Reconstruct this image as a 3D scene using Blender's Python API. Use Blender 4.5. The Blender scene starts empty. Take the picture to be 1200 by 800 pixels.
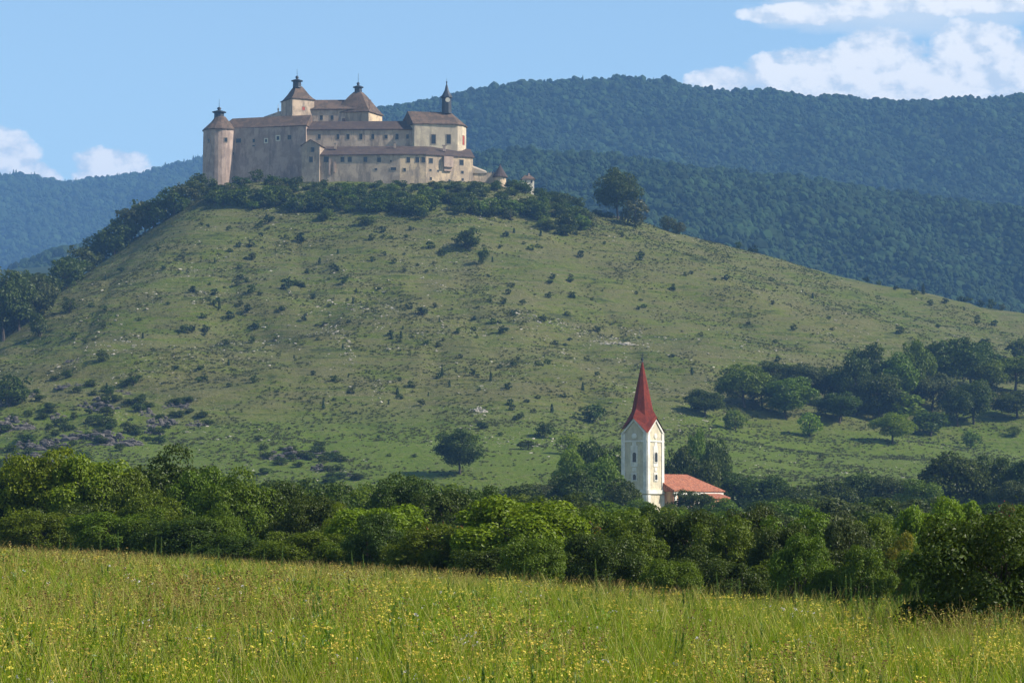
import bpy, math, random
import numpy as np
from mathutils import Vector, Matrix

# ------------------------------------------------------------------ camera, sky, sun, exposure
scene = bpy.context.scene
col = scene.collection
F = 3180.0                      # focal length in photo pixels (1200 wide)
PITCH = math.atan(200 / F)
CAMZ = 2.3
cam = bpy.data.cameras.new('camera'); camo = bpy.data.objects.new('camera', cam); col.objects.link(camo)
cam.sensor_width = 36; cam.lens = 36 * F / 1200; cam.clip_start = 0.5; cam.clip_end = 40000
camo.location = (0, 0, CAMZ); camo.rotation_euler = (math.pi / 2 + PITCH, 0, 0)
scene.camera = camo

SUN_EL = math.radians(38); SUN_AZ = math.radians(102)        # azimuth clockwise from +Y
sund = Vector((math.cos(SUN_EL) * math.sin(SUN_AZ), math.cos(SUN_EL) * math.cos(SUN_AZ), math.sin(SUN_EL)))
sl = bpy.data.lights.new('sun', 'SUN'); sl.energy = 5.0; sl.angle = math.radians(0.5); sl.color = (1, 0.93, 0.82)
slo = bpy.data.objects.new('sun', sl); col.objects.link(slo)
slo.rotation_euler = sund.to_track_quat('Z', 'Y').to_euler(); slo.location = (300, 0, 300)

scene.view_settings.view_transform = 'Standard'; scene.view_settings.look = 'None'
scene.view_settings.exposure = 0.85; scene.view_settings.gamma = 1.0
scene.cycles.max_bounces = 5; scene.cycles.diffuse_bounces = 2; scene.cycles.glossy_bounces = 1
scene.cycles.transmission_bounces = 2; scene.cycles.volume_bounces = 0; scene.cycles.transparent_max_bounces = 4
scene.cycles.use_denoising = True

# photo pixel -> direction with y = 1
def dirv(px, row):
    a = (px - 600) / F; b = (400 - row) / F
    y = math.cos(PITCH) - b * math.sin(PITCH); z = math.sin(PITCH) + b * math.cos(PITCH)
    return a / y, z / y
def PX(px, d, row=400): return dirv(px, row)[0] * d
def PZ(row, d): return CAMZ + dirv(600, row)[1] * d

world = bpy.data.worlds.new('World'); scene.world = world; world.use_nodes = True
wn = world.node_tree; wn.nodes.clear()
class NT:
    """small node-tree helper"""
    def __init__(s, nt): s.nt = nt
    def n(s, typ, **kw):
        nd = s.nt.nodes.new(typ)
        ins = kw.pop('ins', {})
        for k, v in kw.items(): setattr(nd, k, v)
        for k, v in ins.items():
            sock = nd.inputs[k]
            if isinstance(v, bpy.types.NodeSocket): s.nt.links.new(v, sock)
            else: sock.default_value = v
        return nd
    def m(s, op, a, b=0.0, c=0.0, clamp=False):
        return s.n('ShaderNodeMath', operation=op, use_clamp=clamp, ins={0: a, 1: b, 2: c}).outputs[0]
    def mix(s, f, a, b, blend='MIX'):
        return s.n('ShaderNodeMix', data_type='RGBA', blend_type=blend, ins={0: f, 6: a, 7: b}).outputs[2]
    def ramp(s, f, stops, interp='LINEAR'):
        r = s.n('ShaderNodeValToRGB'); cr = r.color_ramp; cr.interpolation = interp
        while len(cr.elements) < len(stops): cr.elements.new(0.5)
        for e, (p, c) in zip(cr.elements, stops):
            e.position = p; e.color = (c, c, c, 1) if isinstance(c, (int, float)) else (*c[:3], 1)
        s.nt.links.new(f, r.inputs[0]); return r.outputs[0]
    def noise(s, vec, scale, detail=4, rough=0.55, out=0, dist=0.0):
        return s.n('ShaderNodeTexNoise', ins={'Vector': vec, 'Scale': scale, 'Detail': detail, 'Roughness': rough, 'Distortion': dist}).outputs[out]
W = NT(wn)
sky = W.n('ShaderNodeTexSky', sky_type='NISHITA', sun_disc=False, sun_elevation=SUN_EL, sun_rotation=SUN_AZ,
          altitude=300, air_density=1.0, dust_density=0.3, ozone_density=3.0)
geo = W.n('ShaderNodeNewGeometry'); sep = W.n('ShaderNodeSeparateXYZ', ins={0: geo.outputs['Incoming']})
# direction of sight = -incoming
dx = W.m('MULTIPLY', sep.outputs[0], -1); dy = W.m('MULTIPLY', sep.outputs[1], -1); dz = W.m('MULTIPLY', sep.outputs[2], -1)
az = W.m('DEGREES', W.m('ARCTAN2', dx, dy)) if False else W.m('MULTIPLY', W.m('ARCTAN2', dx, dy), 57.29578)
el = W.m('MULTIPLY', W.m('ARCSINE', dz), 57.29578)
vec = W.n('ShaderNodeCombineXYZ', ins={0: W.m('MULTIPLY', az, 0.7), 1: el, 2: 0.0}).outputs[0]
nz = W.noise(vec, 1.5, 8, 0.6)
nzf = W.noise(vec, 3.2, 6, 0.62)
# cumulus banks: (azimuth, elevation, half width, half height) in degrees
cloud_banks = [(-10.9, 7.35, .8, .58), (-10.1, 6.9, .6, .32), (-8.45, 7.25, .7, .32), (-8.3, 7.0, .9, .25),
               (4.5, 9.05, .75, .26), (6.3, 9.2, 1.2, .45), (7.7, 9.5, .95, .52), (9.9, 9.5, .95, .62), (8.4, 8.95, 3.6, .5), (6.3, 10.42, 1.3, .22), (9.6, 10.62, 2.6, .26),
               (13.5, 9.0, 2.6, 1.2), (17, 8.4, 2.2, .9), (-15.5, 7.2, 2.4, 1.3), (-21, 7.8, 3.0, 1.1), (25, 9, 4, 1.3), (-30, 8, 4, 1.4),
               (40, 8, 6, 1.6), (-48, 8.5, 6, 1.5), (62, 9, 6, 1.8), (-70, 8, 7, 1.7)]
mask = None
for (a, e, w_, h_) in cloud_banks:
    u = W.m('DIVIDE', W.m('SUBTRACT', az, a), w_); v = W.m('DIVIDE', W.m('SUBTRACT', el, e), h_)
    g = W.m('SUBTRACT', 1.0, W.m('ADD', W.m('MULTIPLY', u, u), W.m('MULTIPLY', v, v)))
    mask = g if mask is None else W.m('MAXIMUM', mask, g)
dens = W.m('ADD', W.m('MAXIMUM', mask, -2.0), W.m('MULTIPLY', W.m('SUBTRACT', nz, 0.5), 3.0))
dens = W.m('ADD', dens, W.m('MULTIPLY', W.m('SUBTRACT', nzf, 0.5), 1.0))
dens = W.m('ADD', dens, 0.42)
cum = W.ramp(dens, [(0.0, 0), (0.2, 0.5), (0.5, 0.92), (0.9, 1)])
# thin veil higher up, greyer
veil = W.noise(W.n('ShaderNodeCombineXYZ', ins={0: W.m('MULTIPLY', az, 0.32), 1: el, 2: 5.0}).outputs[0], 0.8, 7, 0.6)
vm = None
for (a, e, w_, h_) in [(8.6, 10.5, 3.2, .6), (15, 11.5, 6, 1.6), (-18, 13, 6, 1.5), (0, 18, 12, 2), (35, 16, 10, 2.5), (-45, 16, 12, 2.5), (80, 14, 18, 3), (-95, 15, 20, 3), (150, 14, 30, 3), (-150, 16, 22, 3)]:
    u = W.m('DIVIDE', W.m('SUBTRACT', az, a), w_); v = W.m('DIVIDE', W.m('SUBTRACT', el, e), h_)
    g = W.m('SUBTRACT', 1.0, W.m('ADD', W.m('MULTIPLY', u, u), W.m('MULTIPLY', v, v)))
    vm = g if vm is None else W.m('MAXIMUM', vm, g)
vd = W.m('ADD', W.m('MAXIMUM', vm, -2.0), W.m('MULTIPLY', W.m('SUBTRACT', veil, 0.5), 2.6))
vd = W.ramp(W.m('ADD', vd, 0.2), [(0.0, 0), (0.25, .5), (0.9, .9)])
shade = W.ramp(W.m('ADD', W.m('MULTIPLY', W.m('SUBTRACT', nzf, 0.5), 0.9), W.m('MULTIPLY', dens, 0.55)),
               [(0.0, (5.2, 6.0, 7.0)), (0.5, (9.2, 9.0, 8.4)), (1.0, (9.9, 9.6, 9.0))]) if False else None
vec2 = W.n('ShaderNodeVectorMath', operation='ADD', ins={0: vec, 1: (0.16, 0.2, 0)}).outputs[0]
nz2 = W.noise(vec2, 1.5, 8, 0.6)
relief = W.m('MULTIPLY', W.m('SUBTRACT', nz, nz2), 3.0)  # paints sunny and shaded cloud sides into the colour, from noise offset sunward
lit = W.mix(W.ramp(W.m('ADD', W.m('ADD', W.m('MULTIPLY', dens, 0.35), relief), W.m('MULTIPLY', nzf, 0.6)), [(0.15, 0), (0.75, 1)]),
            (4.5, 4.9, 5.2, 1), (7.1, 6.85, 6.35, 1))
tint = W.mix(1.0, sky.outputs[0], (1.14, 1.09, 0.97, 1), 'MULTIPLY')
c1 = W.mix(vd, tint, (4.7, 5.15, 5.4, 1)); c2 = W.mix(cum, c1, lit)
bg = W.n('ShaderNodeBackground', ins={'Color': c2, 'Strength': 0.1})
W.n('ShaderNodeOutputWorld', ins={'Surface': bg.outputs[0]})

# ------------------------------------------------------------------ helpers
rng = np.random.default_rng(7); random.seed(7)
def setp(o, label=None, cat=None, group=None, kind=None):
    if label: o['label'] = label
    if cat: o['category'] = cat
    if group: o['group'] = group
    if kind: o['kind'] = kind
    return o
def link(o): col.objects.link(o); return o
def empty(name, loc, label, cat, group=None, rz=0.0):
    o = link(bpy.data.objects.new(name, None)); o.location = loc; o.rotation_euler = (0, 0, rz); o.empty_display_size = 1
    return setp(o, label, cat, group)
def np_mesh(name, V, Q, mats=(), midx=None, smooth=False):
    """V (n,3), Q (m,k) all faces with k corners"""
    me = bpy.data.meshes.new(name); V = np.asarray(V, dtype=np.float32); Q = np.asarray(Q, dtype=np.int32)
    k = Q.shape[1]
    me.vertices.add(len(V)); me.vertices.foreach_set('co', V.ravel())
    me.loops.add(Q.size); me.loops.foreach_set('vertex_index', Q.ravel())
    me.polygons.add(len(Q)); me.polygons.foreach_set('loop_start', np.arange(len(Q), dtype=np.int32) * k)
    me.polygons.foreach_set('loop_total', np.full(len(Q), k, dtype=np.int32))
    if midx is not None: me.polygons.foreach_set('material_index', np.asarray(midx, dtype=np.int32))
    me.polygons.foreach_set('use_smooth', np.full(len(Q), smooth))
    for m in mats: me.materials.append(m)
    me.update(calc_edges=True); me.validate()
    return me
class MB:
    """collects faces in world coordinates; build() turns them into ONE mesh object"""
    def __init__(s): s.V = []; s.F = []; s.M = []; s.mi = 0
    def face(s, pts):
        b = len(s.V); s.V += [tuple(p) for p in pts]; s.F.append(tuple(range(b, b + len(pts)))); s.M.append(s.mi)
    def solid(s, V, Fs):
        b = len(s.V); s.V += [tuple(p) for p in V]
        for f in Fs: s.F.append(tuple(b + i for i in f)); s.M.append(s.mi)
    def prism(s, fp, z0, z1):
        """fp: footprint anticlockwise (x,y); z1 number or list"""
        n = len(fp); z1 = z1 if isinstance(z1, (list, tuple)) else [z1] * n
        V = [(x, y, z0) for x, y in fp] + [(x, y, z) for (x, y), z in zip(fp, z1)]
        Fs = [tuple(reversed(range(n))), tuple(range(n, 2 * n))]
        Fs += [(i, (i + 1) % n, n + (i + 1) % n, n + i) for i in range(n)]
        s.solid(V, Fs)
    def box(s, c, u, v, hu, hv, hw, w=(0, 0, 1)):
        """centre, axis vectors u,v,w, half sizes"""
        c, u, v, w = map(Vector, (c, u, v, w)); V = []
        for k in (-1, 1):
            for (a, b) in ((-1, -1), (1, -1), (1, 1), (-1, 1)):
                V.append(c + u * hu * a + v * hv * b + w * hw * k)
        s.solid(V, [(3, 2, 1, 0), (4, 5, 6, 7), (0, 1, 5, 4), (1, 2, 6, 5), (2, 3, 7, 6), (3, 0, 4, 7)])
    def rings(s, rings, cap=True, closed=True):
        n = len(rings[0]); V = [p for r in rings for p in r]; Fs = []
        for k in range(len(rings) - 1):
            for i in range(n):
                j = (i + 1) % n; Fs.append((k * n + i, k * n + j, (k + 1) * n + j, (k + 1) * n + i))
        if cap: Fs.append(tuple(reversed(range(n)))); Fs.append(tuple(range((len(rings) - 1) * n, len(rings) * n)))
        s.solid(V, Fs)
    def lathe(s, c, prof, n=12, rot=0.0):
        s.rings([[(c[0] + r * math.cos(rot + 2 * math.pi * i / n), c[1] + r * math.sin(rot + 2 * math.pi * i / n), z) for i in range(n)] for r, z in prof])
    def build(s, name, mats, parent=None, label=None, smooth=False):
        if not isinstance(mats, (list, tuple)): mats = [mats]
        o0 = Vector((0, 0, 0)); p = parent
        if parent is not None: o0 = Vector(parent.get('_o', parent.location))
        me = bpy.data.meshes.new(name)
        me.from_pydata([(x - o0.x, y - o0.y, z - o0.z) for x, y, z in s.V], [], s.F)
        for m in mats: me.materials.append(m)
        me.polygons.foreach_set('material_index', s.M)
        if smooth: me.polygons.foreach_set('use_smooth', [True] * len(s.F))
        me.update()
        o = link(bpy.data.objects.new(name, me))
        if parent is not None: o.parent = parent; ORG[o.name] = o0
        if label: o['label'] = label
        return o
ORG = {}
def child(mb, name, mats, parent, org, label=None, smooth=False):
    """a part whose parent has its origin at org"""
    if not isinstance(mats, (list, tuple)): mats = [mats]
    me = bpy.data.meshes.new(name)
    me.from_pydata([(x - org[0], y - org[1], z - org[2]) for x, y, z in mb.V], [], mb.F)
    for m in mats: me.materials.append(m)
    me.polygons.foreach_set('material_index', mb.M)
    if smooth: me.polygons.foreach_set('use_smooth', [True] * len(mb.F))
    me.update()
    o = link(bpy.data.objects.new(name, me)); o.parent = parent
    if label: o['label'] = label
    return o

# value noise
_tab = {}
def vnoise(x, y, seed=0):
    if seed not in _tab: _tab[seed] = np.random.default_rng(1000 + seed).random((256, 256)).astype(np.float64)
    T = _tab[seed]; x = np.asarray(x, float); y = np.asarray(y, float)
    xi = np.floor(x).astype(int); yi = np.floor(y).astype(int); fx = x - xi; fy = y - yi
    fx = fx * fx * (3 - 2 * fx); fy = fy * fy * (3 - 2 * fy)
    a = T[xi & 255, yi & 255]; b = T[(xi + 1) & 255, yi & 255]; c = T[xi & 255, (yi + 1) & 255]; d = T[(xi + 1) & 255, (yi + 1) & 255]
    return (a * (1 - fx) + b * fx) * (1 - fy) + (c * (1 - fx) + d * fx) * fy
def fbm(x, y, seed=0, oct=4, g=0.5):
    s = 0; a = 1; t = 0
    for k in range(oct):
        s = s + a * (vnoise(x * 2 ** k + 17 * k, y * 2 ** k + 31 * k, seed + k) - 0.5); t += a; a *= g
    return s / t
def smooth_table(xs, ys, step, width):
    g = np.arange(min(xs) - 200, max(xs) + 200, step); v = np.interp(g, xs, ys)
    k = np.hanning(max(3, int(width / step)) + 2); k /= k.sum(); n = len(k) // 2
    v = np.convolve(np.pad(v, (n, len(k) - 1 - n), mode='edge'), k, mode='valid')
    return g, v

# ------------------------------------------------------------------ terrain heights
MEDGE_X = [-60, -24, -9, 0, 5.2, 7.6, 8.6, 30]; MEDGE_Y = [150, 129, 95, 71, 57, 53, 42, 30]
def meadow_edge(x): return np.interp(x, MEDGE_X, MEDGE_Y)
def valley_h(x, y):
    x = np.asarray(x, float); y = np.asarray(y, float)
    e = y - meadow_edge(x)
    drop = -np.where(e > 0, 3.0 * (1 - np.exp(-np.maximum(e, 0) / 55.0)), 0.0)
    far = np.interp(y, [0, 230, 480, 620, 1300, 2600, 9000], [0, 0, 2.6, 5, 12, 20, 40])
    n = fbm(x / 14, y / 14, 40, 3) * 0.22 * np.clip(y / 40, 0.3, 1) + fbm(x / 60, y / 60, 44, 3) * np.clip((y - 150) / 60, 0, 1) * 3
    return drop + far + n
# main hill: crest line (photo px, row, distance of the crest)
_cr = [(-900, 640, 1150), (-500, 600, 1130), (-300, 545, 1120), (-100, 448, 1125), (0, 392, 1135), (60, 352, 1140), (120, 303, 1145), (180, 262, 1150), (232, 228, 1155),
       (270, 217, 1160), (400, 214, 1160), (560, 216, 1165), (610, 224, 1165), (690, 250, 1170), (760, 266, 1175), (860, 294, 1190), (1000, 328, 1210), (1100, 347, 1225),
       (1200, 368, 1240), (1400, 415, 1260), (1700, 490, 1280), (2300, 585, 1300)]
_cx = [PX(p, d - 30) for p, r, d in _cr]; _cz = [PZ(r, d - 30) for p, r, d in _cr]; _cy = [d for p, r, d in _cr]
CRG, CRZ = smooth_table(_cx, _cz, 2.0, 26); _, CRY = smooth_table(_cx, _cy, 2.0, 60)
_u = [-600, -300, -120, -34, 30, 45, 100, 200, 300, 400, 500, 580, 660]; _p = [0, 0.25, .8, 1, 1, .975, .83, .6, .37, .165, .07, .025, 0]
UG, UP = smooth_table(_u, _p, 2.0, 34)
def hill_h(x, y):
    x = np.asarray(x, float); y = np.asarray(y, float)
    cz = np.interp(x, CRG, CRZ); cy = np.interp(x, CRG, CRY)
    u = cy - y; p = np.interp(u, UG, UP)
    k = np.clip(p * (1.15 - p) * 3, 0, 1)
    z = (cz - 3) * p + 3
    z = z + k * (fbm(x / 90, y / 90, 3, 3) * 16 + fbm(x / 26 , y / 22, 9, 3) * 4.5 + fbm(x / 12, z / 2.3, 13, 3) * 1.6)
    # cattle terraces and shallow gullies
    ter = np.sin(z * 2.1 + fbm(x / 30, y / 30, 130, 3) * 16) * .28 * np.clip(fbm(x / 50, y / 40, 133, 2) * 4 + .6, 0, 1)
    gl = np.abs(fbm(x / 34 + z / 120, y / 260, 137, 3)); z = z + k * (ter - 1.6 * np.exp(-(gl / .035) ** 2) * np.clip(fbm(x / 120, y / 90, 139, 2) * 3 + .5, 0, 1))
    lf = np.clip((-60 - x) / 90, 0, 1) * k; z = z + lf * fbm(x / 34, y / 30, 141, 3) * 11
    # terraces of bare limestone low on the left
    f = np.clip((-PX(600 - 190, 800) * 0 - x - 70) / 40, 0, 1) * np.clip((y - 680) / 60, 0, 1) * np.clip((880 - y) / 50, 0, 1)
    z = z + f * (fbm(x / 16, y / 11, 21, 3) * 7)
    return z
def ground_z(x, y):
    v = valley_h(x, y); h = hill_h(x, y)
    w = np.clip((np.asarray(y, float) - 590) / 60, 0, 1)
    return np.where(w > 0, np.maximum(v * (1 - w) - 2 * w, h * w + v * (1 - w)), v)
def raymarch(px, row, d0=560, d1=1260, step=1.0):
    """first hit of the sight line with the hill"""
    a, b = dirv(px, row); d = np.arange(d0, d1, step)
    h = ground_z(a * d, d); r = CAMZ + b * d
    i = np.argmax(h > r)
    if not (h > r).any():
        i = int(np.argmax((h - r) / d)); i = min(i, len(d) - 1)
    return a * d[i], d[i], float(h[i])

def grid_mesh(name, xs, ys, hf, mats, kind='structure', smooth=True):
    X, Y = np.meshgrid(xs, ys); Z = hf(X, Y); nx, ny = len(xs), len(ys)
    V = np.stack([X, Y, Z], -1).reshape(-1, 3)
    i = np.arange(nx - 1)[None, :] + np.arange(ny - 1)[:, None] * nx
    Q = np.stack([i, i + 1, i + 1 + nx, i + nx], -1).reshape(-1, 4)
    o = link(bpy.data.objects.new(name, np_mesh(name, V, Q, mats, smooth=smooth)))
    if kind: o['kind'] = kind
    return o

# ------------------------------------------------------------------ materials
def new_mat(name):
    m = bpy.data.materials.new(name); m.use_nodes = True; m.node_tree.nodes.clear(); return m, NT(m.node_tree)
def out(N, sh): N.n('ShaderNodeOutputMaterial', ins={'Surface': sh})
def principled(N, colr, rough=0.9, normal=None, spec=0.25):
    ins = {'Base Color': colr, 'Roughness': rough, 'Specular IOR Level': spec}
    if normal is not None: ins['Normal'] = normal
    return N.n('ShaderNodeBsdfPrincipled', ins=ins).outputs[0]
def c4(c): return (*c, 1.0)
def leaf_mat(name, a, b, trans=0.35, rnd=0.35, third=None, gloss=0.012):
    m, N = new_mat(name)
    oi = N.n('ShaderNodeObjectInfo'); g = N.n('ShaderNodeNewGeometry')
    base = N.mix(g.outputs['Random Per Island'], c4(a), c4(b))
    base = N.mix(N.m('MULTIPLY', oi.outputs['Random'], 0.6), base, c4(tuple((x + y) / 2 * 0.75 for x, y in zip(a, b))))
    if third:
        base = N.mix(N.m('GREATER_THAN', g.outputs['Random Per Island'], third[0]), base, c4(third[1]))
    hsv = N.n('ShaderNodeHueSaturation', ins={'Hue': N.m('ADD', 0.485, N.m('MULTIPLY', oi.outputs['Random'], 0.03)), 'Saturation': 1.0,
                                             'Value': N.m('ADD', 1 - rnd / 2, N.m('MULTIPLY', oi.outputs['Random'], rnd)), 'Color': base}).outputs[0]
    d = N.n('ShaderNodeBsdfDiffuse', ins={'Color': hsv}).outputs[0]
    t = N.n('ShaderNodeBsdfTranslucent', ins={'Color': hsv}).outputs[0]
    gl = N.n('ShaderNodeBsdfGlossy', ins={'Color': (1, 1, 1, 1), 'Roughness': 0.45}).outputs[0]
    s = N.n('ShaderNodeMixShader', ins={0: trans, 1: d, 2: t}).outputs[0]
    s = N.n('ShaderNodeMixShader', ins={0: gloss, 1: s, 2: gl}).outputs[0]
    out(N, s); return m
def flat_mat(name, c, rough=0.9, var=0.15, scale=2.0, spec=0.2, metal=0):
    m, N = new_mat(name); tc = N.n('ShaderNodeTexCoord')
    n = N.noise(tc.outputs['Object'], scale, 4)
    cc = N.mix(N.ramp(n, [(0.3, 0), (0.7, 1)]), c4(tuple(x * (1 - var) for x in c)), c4(tuple(min(1, x * (1 + var)) for x in c)))
    out(N, principled(N, cc, rough, spec=spec)); return m

def hill_mat():
    m, N = new_mat('hill_grass'); g = N.n('ShaderNodeNewGeometry'); P = g.outputs['Position']
    sp = N.n('ShaderNodeSeparateXYZ', ins={0: P})
    big = N.noise(P, 0.012, 5, 0.6); med = N.noise(P, 0.06, 5, 0.65); fine = N.noise(P, 0.55, 6, 0.7)
    # streaks that follow the contours: low frequency along x, high in height
    v2 = N.n('ShaderNodeCombineXYZ', ins={0: N.m('MULTIPLY', sp.outputs[0], 0.05), 1: N.m('MULTIPLY', sp.outputs[1], 0.03), 2: N.m('MULTIPLY', sp.outputs[2], 0.55)}).outputs[0]
    strk = N.noise(v2, 1.0, 5, 0.62, dist=0.6)
    green = (0.060, 0.085, 0.008, 1); dry = (0.110, 0.108, 0.028, 1); lush = (0.078, 0.112, 0.006, 1); dark = (0.028, 0.038, 0.010, 1)
    c = N.mix(N.ramp(big, [(0.38, 0), (0.62, 1)]), green, dry)
    c = N.mix(N.ramp(med, [(0.4, 0), (0.62, 0.8)]), c, lush)
    c = N.mix(N.ramp(strk, [(0.42, 0), (0.56, 0.75)]), c, (0.100, 0.094, 0.038, 1))
    c = N.mix(N.ramp(strk, [(0.34, 0.85), (0.44, 0.0)]), c, dark)
    # brighter meadow at the foot
    low = N.ramp(N.m('ADD', N.m('MULTIPLY', sp.outputs[2], 0.012), N.m('MULTIPLY', big, 0.35)), [(0.42, 1), (0.62, 0)])
    c = N.mix(N.m('MULTIPLY', low, 0.75), c, (0.085, 0.130, 0.007, 1))
    c = N.mix(N.ramp(fine, [(0.5, 0), (0.72, 0.8)]), c, (0.135, 0.122, 0.055, 1))
    c = N.mix(N.ramp(fine, [(0.28, 0.8), (0.45, 0.0)]), c, dark)
    # weathered limestone showing through
    st = N.noise(P, 1.1, 3, 0.7); area = N.noise(P, 0.022, 3, 0.5)
    stm = N.m('MULTIPLY', N.ramp(st, [(0.64, 0), (0.68, 1)]), N.ramp(area, [(0.47, 0), (0.56, 1)]))
    c = N.mix(N.m('MULTIPLY', stm, 0.75), c, (0.34, 0.31, 0.26, 1))
    bump = N.n('ShaderNodeBump', ins={'Strength': 1.0, 'Distance': 1.1, 'Height': N.m('ADD', N.m('MULTIPLY', fine, 0.9), N.m('MULTIPLY', strk, 1.6))}).outputs[0]
    out(N, principled(N, c, 0.95, bump, 0.1)); return m
def rock_mat(name, a, b, sc=0.8):
    m, N = new_mat(name); g = N.n('ShaderNodeNewGeometry'); P = g.outputs['Position']
    n = N.noise(P, sc, 6, 0.7); n2 = N.noise(P, sc * 3, 4, 0.6)
    c = N.mix(N.ramp(n, [(0.35, 0), (0.65, 1)]), c4(a), c4(b))
    bump = N.n('ShaderNodeBump', ins={'Strength': 0.8, 'Distance': 0.4, 'Height': n2}).outputs[0]
    out(N, principled(N, c, 0.9, bump, 0.15)); return m
def ground_mat(name, a, b, c_, sc):
    m, N = new_mat(name); g = N.n('ShaderNodeNewGeometry'); P = g.outputs['Position']
    n = N.noise(P, sc, 5, 0.65); n2 = N.noise(P, sc * 9, 4, 0.6)
    c = N.mix(N.ramp(n, [(0.35, 0), (0.65, 1)]), c4(a), c4(b)); c = N.mix(N.ramp(n2, [(0.45, 0), (0.7, .8)]), c, c4(c_))
    bump = N.n('ShaderNodeBump', ins={'Strength': 0.6, 'Distance': 0.3, 'Height': n2}).outputs[0]
    out(N, principled(N, c, 0.95, bump, 0.1)); return m
def plaster_mat(name, a, b, stain, sc=0.25, stain_amt=0.6, seed=0.0):
    m, N = new_mat(name); g = N.n('ShaderNodeNewGeometry'); P = N.n('ShaderNodeVectorMath', operation='ADD', ins={0: g.outputs['Position'], 1: (seed, seed, seed)}).outputs[0]
    sp = N.n('ShaderNodeSeparateXYZ', ins={0: P})
    n = N.noise(P, sc, 6, 0.65)
    v = N.n('ShaderNodeCombineXYZ', ins={0: sp.outputs[0], 1: sp.outputs[1], 2: N.m('MULTIPLY', sp.outputs[2], 0.22)}).outputs[0]
    s = N.noise(v, sc * 3.0, 5, 0.7); f = N.noise(P, 3.0, 4, 0.7)
    c = N.mix(N.ramp(n, [(0.45, 0), (0.54, 1)]), c4(a), c4(b))
    c = N.mix(N.m('MULTIPLY', N.ramp(s, [(0.5, 0), (0.60, 1)]), stain_amt), c, c4(stain))
    c = N.mix(N.ramp(f, [(0.5, 0), (0.75, 0.35)]), c, c4(tuple(x * 0.6 for x in stain)))
    bump = N.n('ShaderNodeBump', ins={'Strength': 0.5, 'Distance': 0.12, 'Height': f}).outputs[0]
    out(N, principled(N, c, 0.92, bump, 0.15)); return m
M = {}
M['hill'] = hill_mat()
M['rock'] = rock_mat('limestone_rock', (0.035, 0.033, 0.033), (0.17, 0.15, 0.13), 1.3)
M['stone_pale'] = rock_mat('pale_limestone', (0.30, 0.27, 0.22), (0.52, 0.47, 0.39), 1.5)
M['meadow'] = ground_mat('meadow_soil', (0.05, 0.07, 0.018), (0.10, 0.105, 0.035), (0.12, 0.11, 0.05), 0.6)
M['valley'] = ground_mat('valley_grass', (0.05, 0.08, 0.016), (0.085, 0.12, 0.022), (0.10, 0.11, 0.035), 0.08)
M['forest_floor'] = ground_mat('forest_floor', (0.018, 0.032, 0.012), (0.03, 0.045, 0.015), (0.015, 0.025, 0.01), 0.02)
M['leaf_dark'] = leaf_mat('leaves_dark_green', (0.034, 0.056, 0.005), (0.075, 0.108, 0.011))
M['leaf_mid'] = leaf_mat('leaves_mid_green', (0.070, 0.112, 0.005), (0.130, 0.180, 0.011))
M['leaf_bright'] = leaf_mat('leaves_bright_green', (0.11, 0.175, 0.004), (0.20, 0.26, 0.010), trans=0.42)
M['leaf_olive'] = leaf_mat('leaves_olive_green', (0.05, 0.072, 0.016), (0.10, 0.11, 0.03))
M['leaf_red'] = leaf_mat('leaves_green_with_red_berries', (0.055, 0.088, 0.012), (0.10, 0.13, 0.018), third=(0.91, (0.28, 0.05, 0.02)))
M['leaf_rust'] = leaf_mat('leaves_olive_turning_rust', (0.055, 0.06, 0.014), (0.12, 0.10, 0.025), third=(0.72, (0.20, 0.10, 0.03)))
M['leaf_yellow'] = leaf_mat('leaves_yellowing', (0.12, 0.15, 0.01), (0.30, 0.25, 0.015))
M['juniper'] = leaf_mat('juniper_needles', (0.020, 0.040, 0.012), (0.038, 0.062, 0.018), trans=0.1)
M['forest'] = leaf_mat('forest_canopy', (0.025, 0.042, 0.016), (0.025, 0.042, 0.016), trans=0.0, rnd=1.0, gloss=0.0)
M['bark'] = flat_mat('bark', (0.065, 0.052, 0.04), 0.95, 0.35, 6)
M['rubble'] = plaster_mat('castle_plaster', (0.49, 0.375, 0.27), (0.35, 0.27, 0.20), (0.22, 0.175, 0.135), 0.14, 0.8)
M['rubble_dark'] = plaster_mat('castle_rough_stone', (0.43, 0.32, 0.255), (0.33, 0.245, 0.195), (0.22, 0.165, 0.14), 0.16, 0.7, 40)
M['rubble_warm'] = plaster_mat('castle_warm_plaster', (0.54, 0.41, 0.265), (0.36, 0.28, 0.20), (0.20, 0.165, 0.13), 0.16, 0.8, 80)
M['chapel_plaster'] = plaster_mat('chapel_plaster', (0.55, 0.46, 0.32), (0.45, 0.37, 0.27), (0.28, 0.24, 0.18), 0.15, 0.6, 120)
M['shingle'] = plaster_mat('weathered_brown_shingle', (0.135, 0.092, 0.066), (0.09, 0.066, 0.050), (0.058, 0.046, 0.038), 0.3, 0.6, 7)
M['shingle_dark'] = plaster_mat('dark_brown_shingle', (0.085, 0.062, 0.050), (0.065, 0.048, 0.042), (0.05, 0.04, 0.036), 0.3, 0.6, 7)
M['lead'] = flat_mat('dark_patinated_metal', (0.020, 0.026, 0.035), 0.55, 0.2, 2, 0.4)
M['glass'] = flat_mat('dark_window_glass', (0.016, 0.018, 0.022), 0.2, 0.1, 2, 0.5)
M['frame_grey'] = flat_mat('grey_window_surround', (0.30, 0.25, 0.19), 0.85, 0.15)
M['frame_pale'] = flat_mat('pale_window_surround', (0.62, 0.56, 0.45), 0.85, 0.1)
M['shutter_red'] = flat_mat('red_shutter', (0.30, 0.06, 0.04), 0.7, 0.15)
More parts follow.
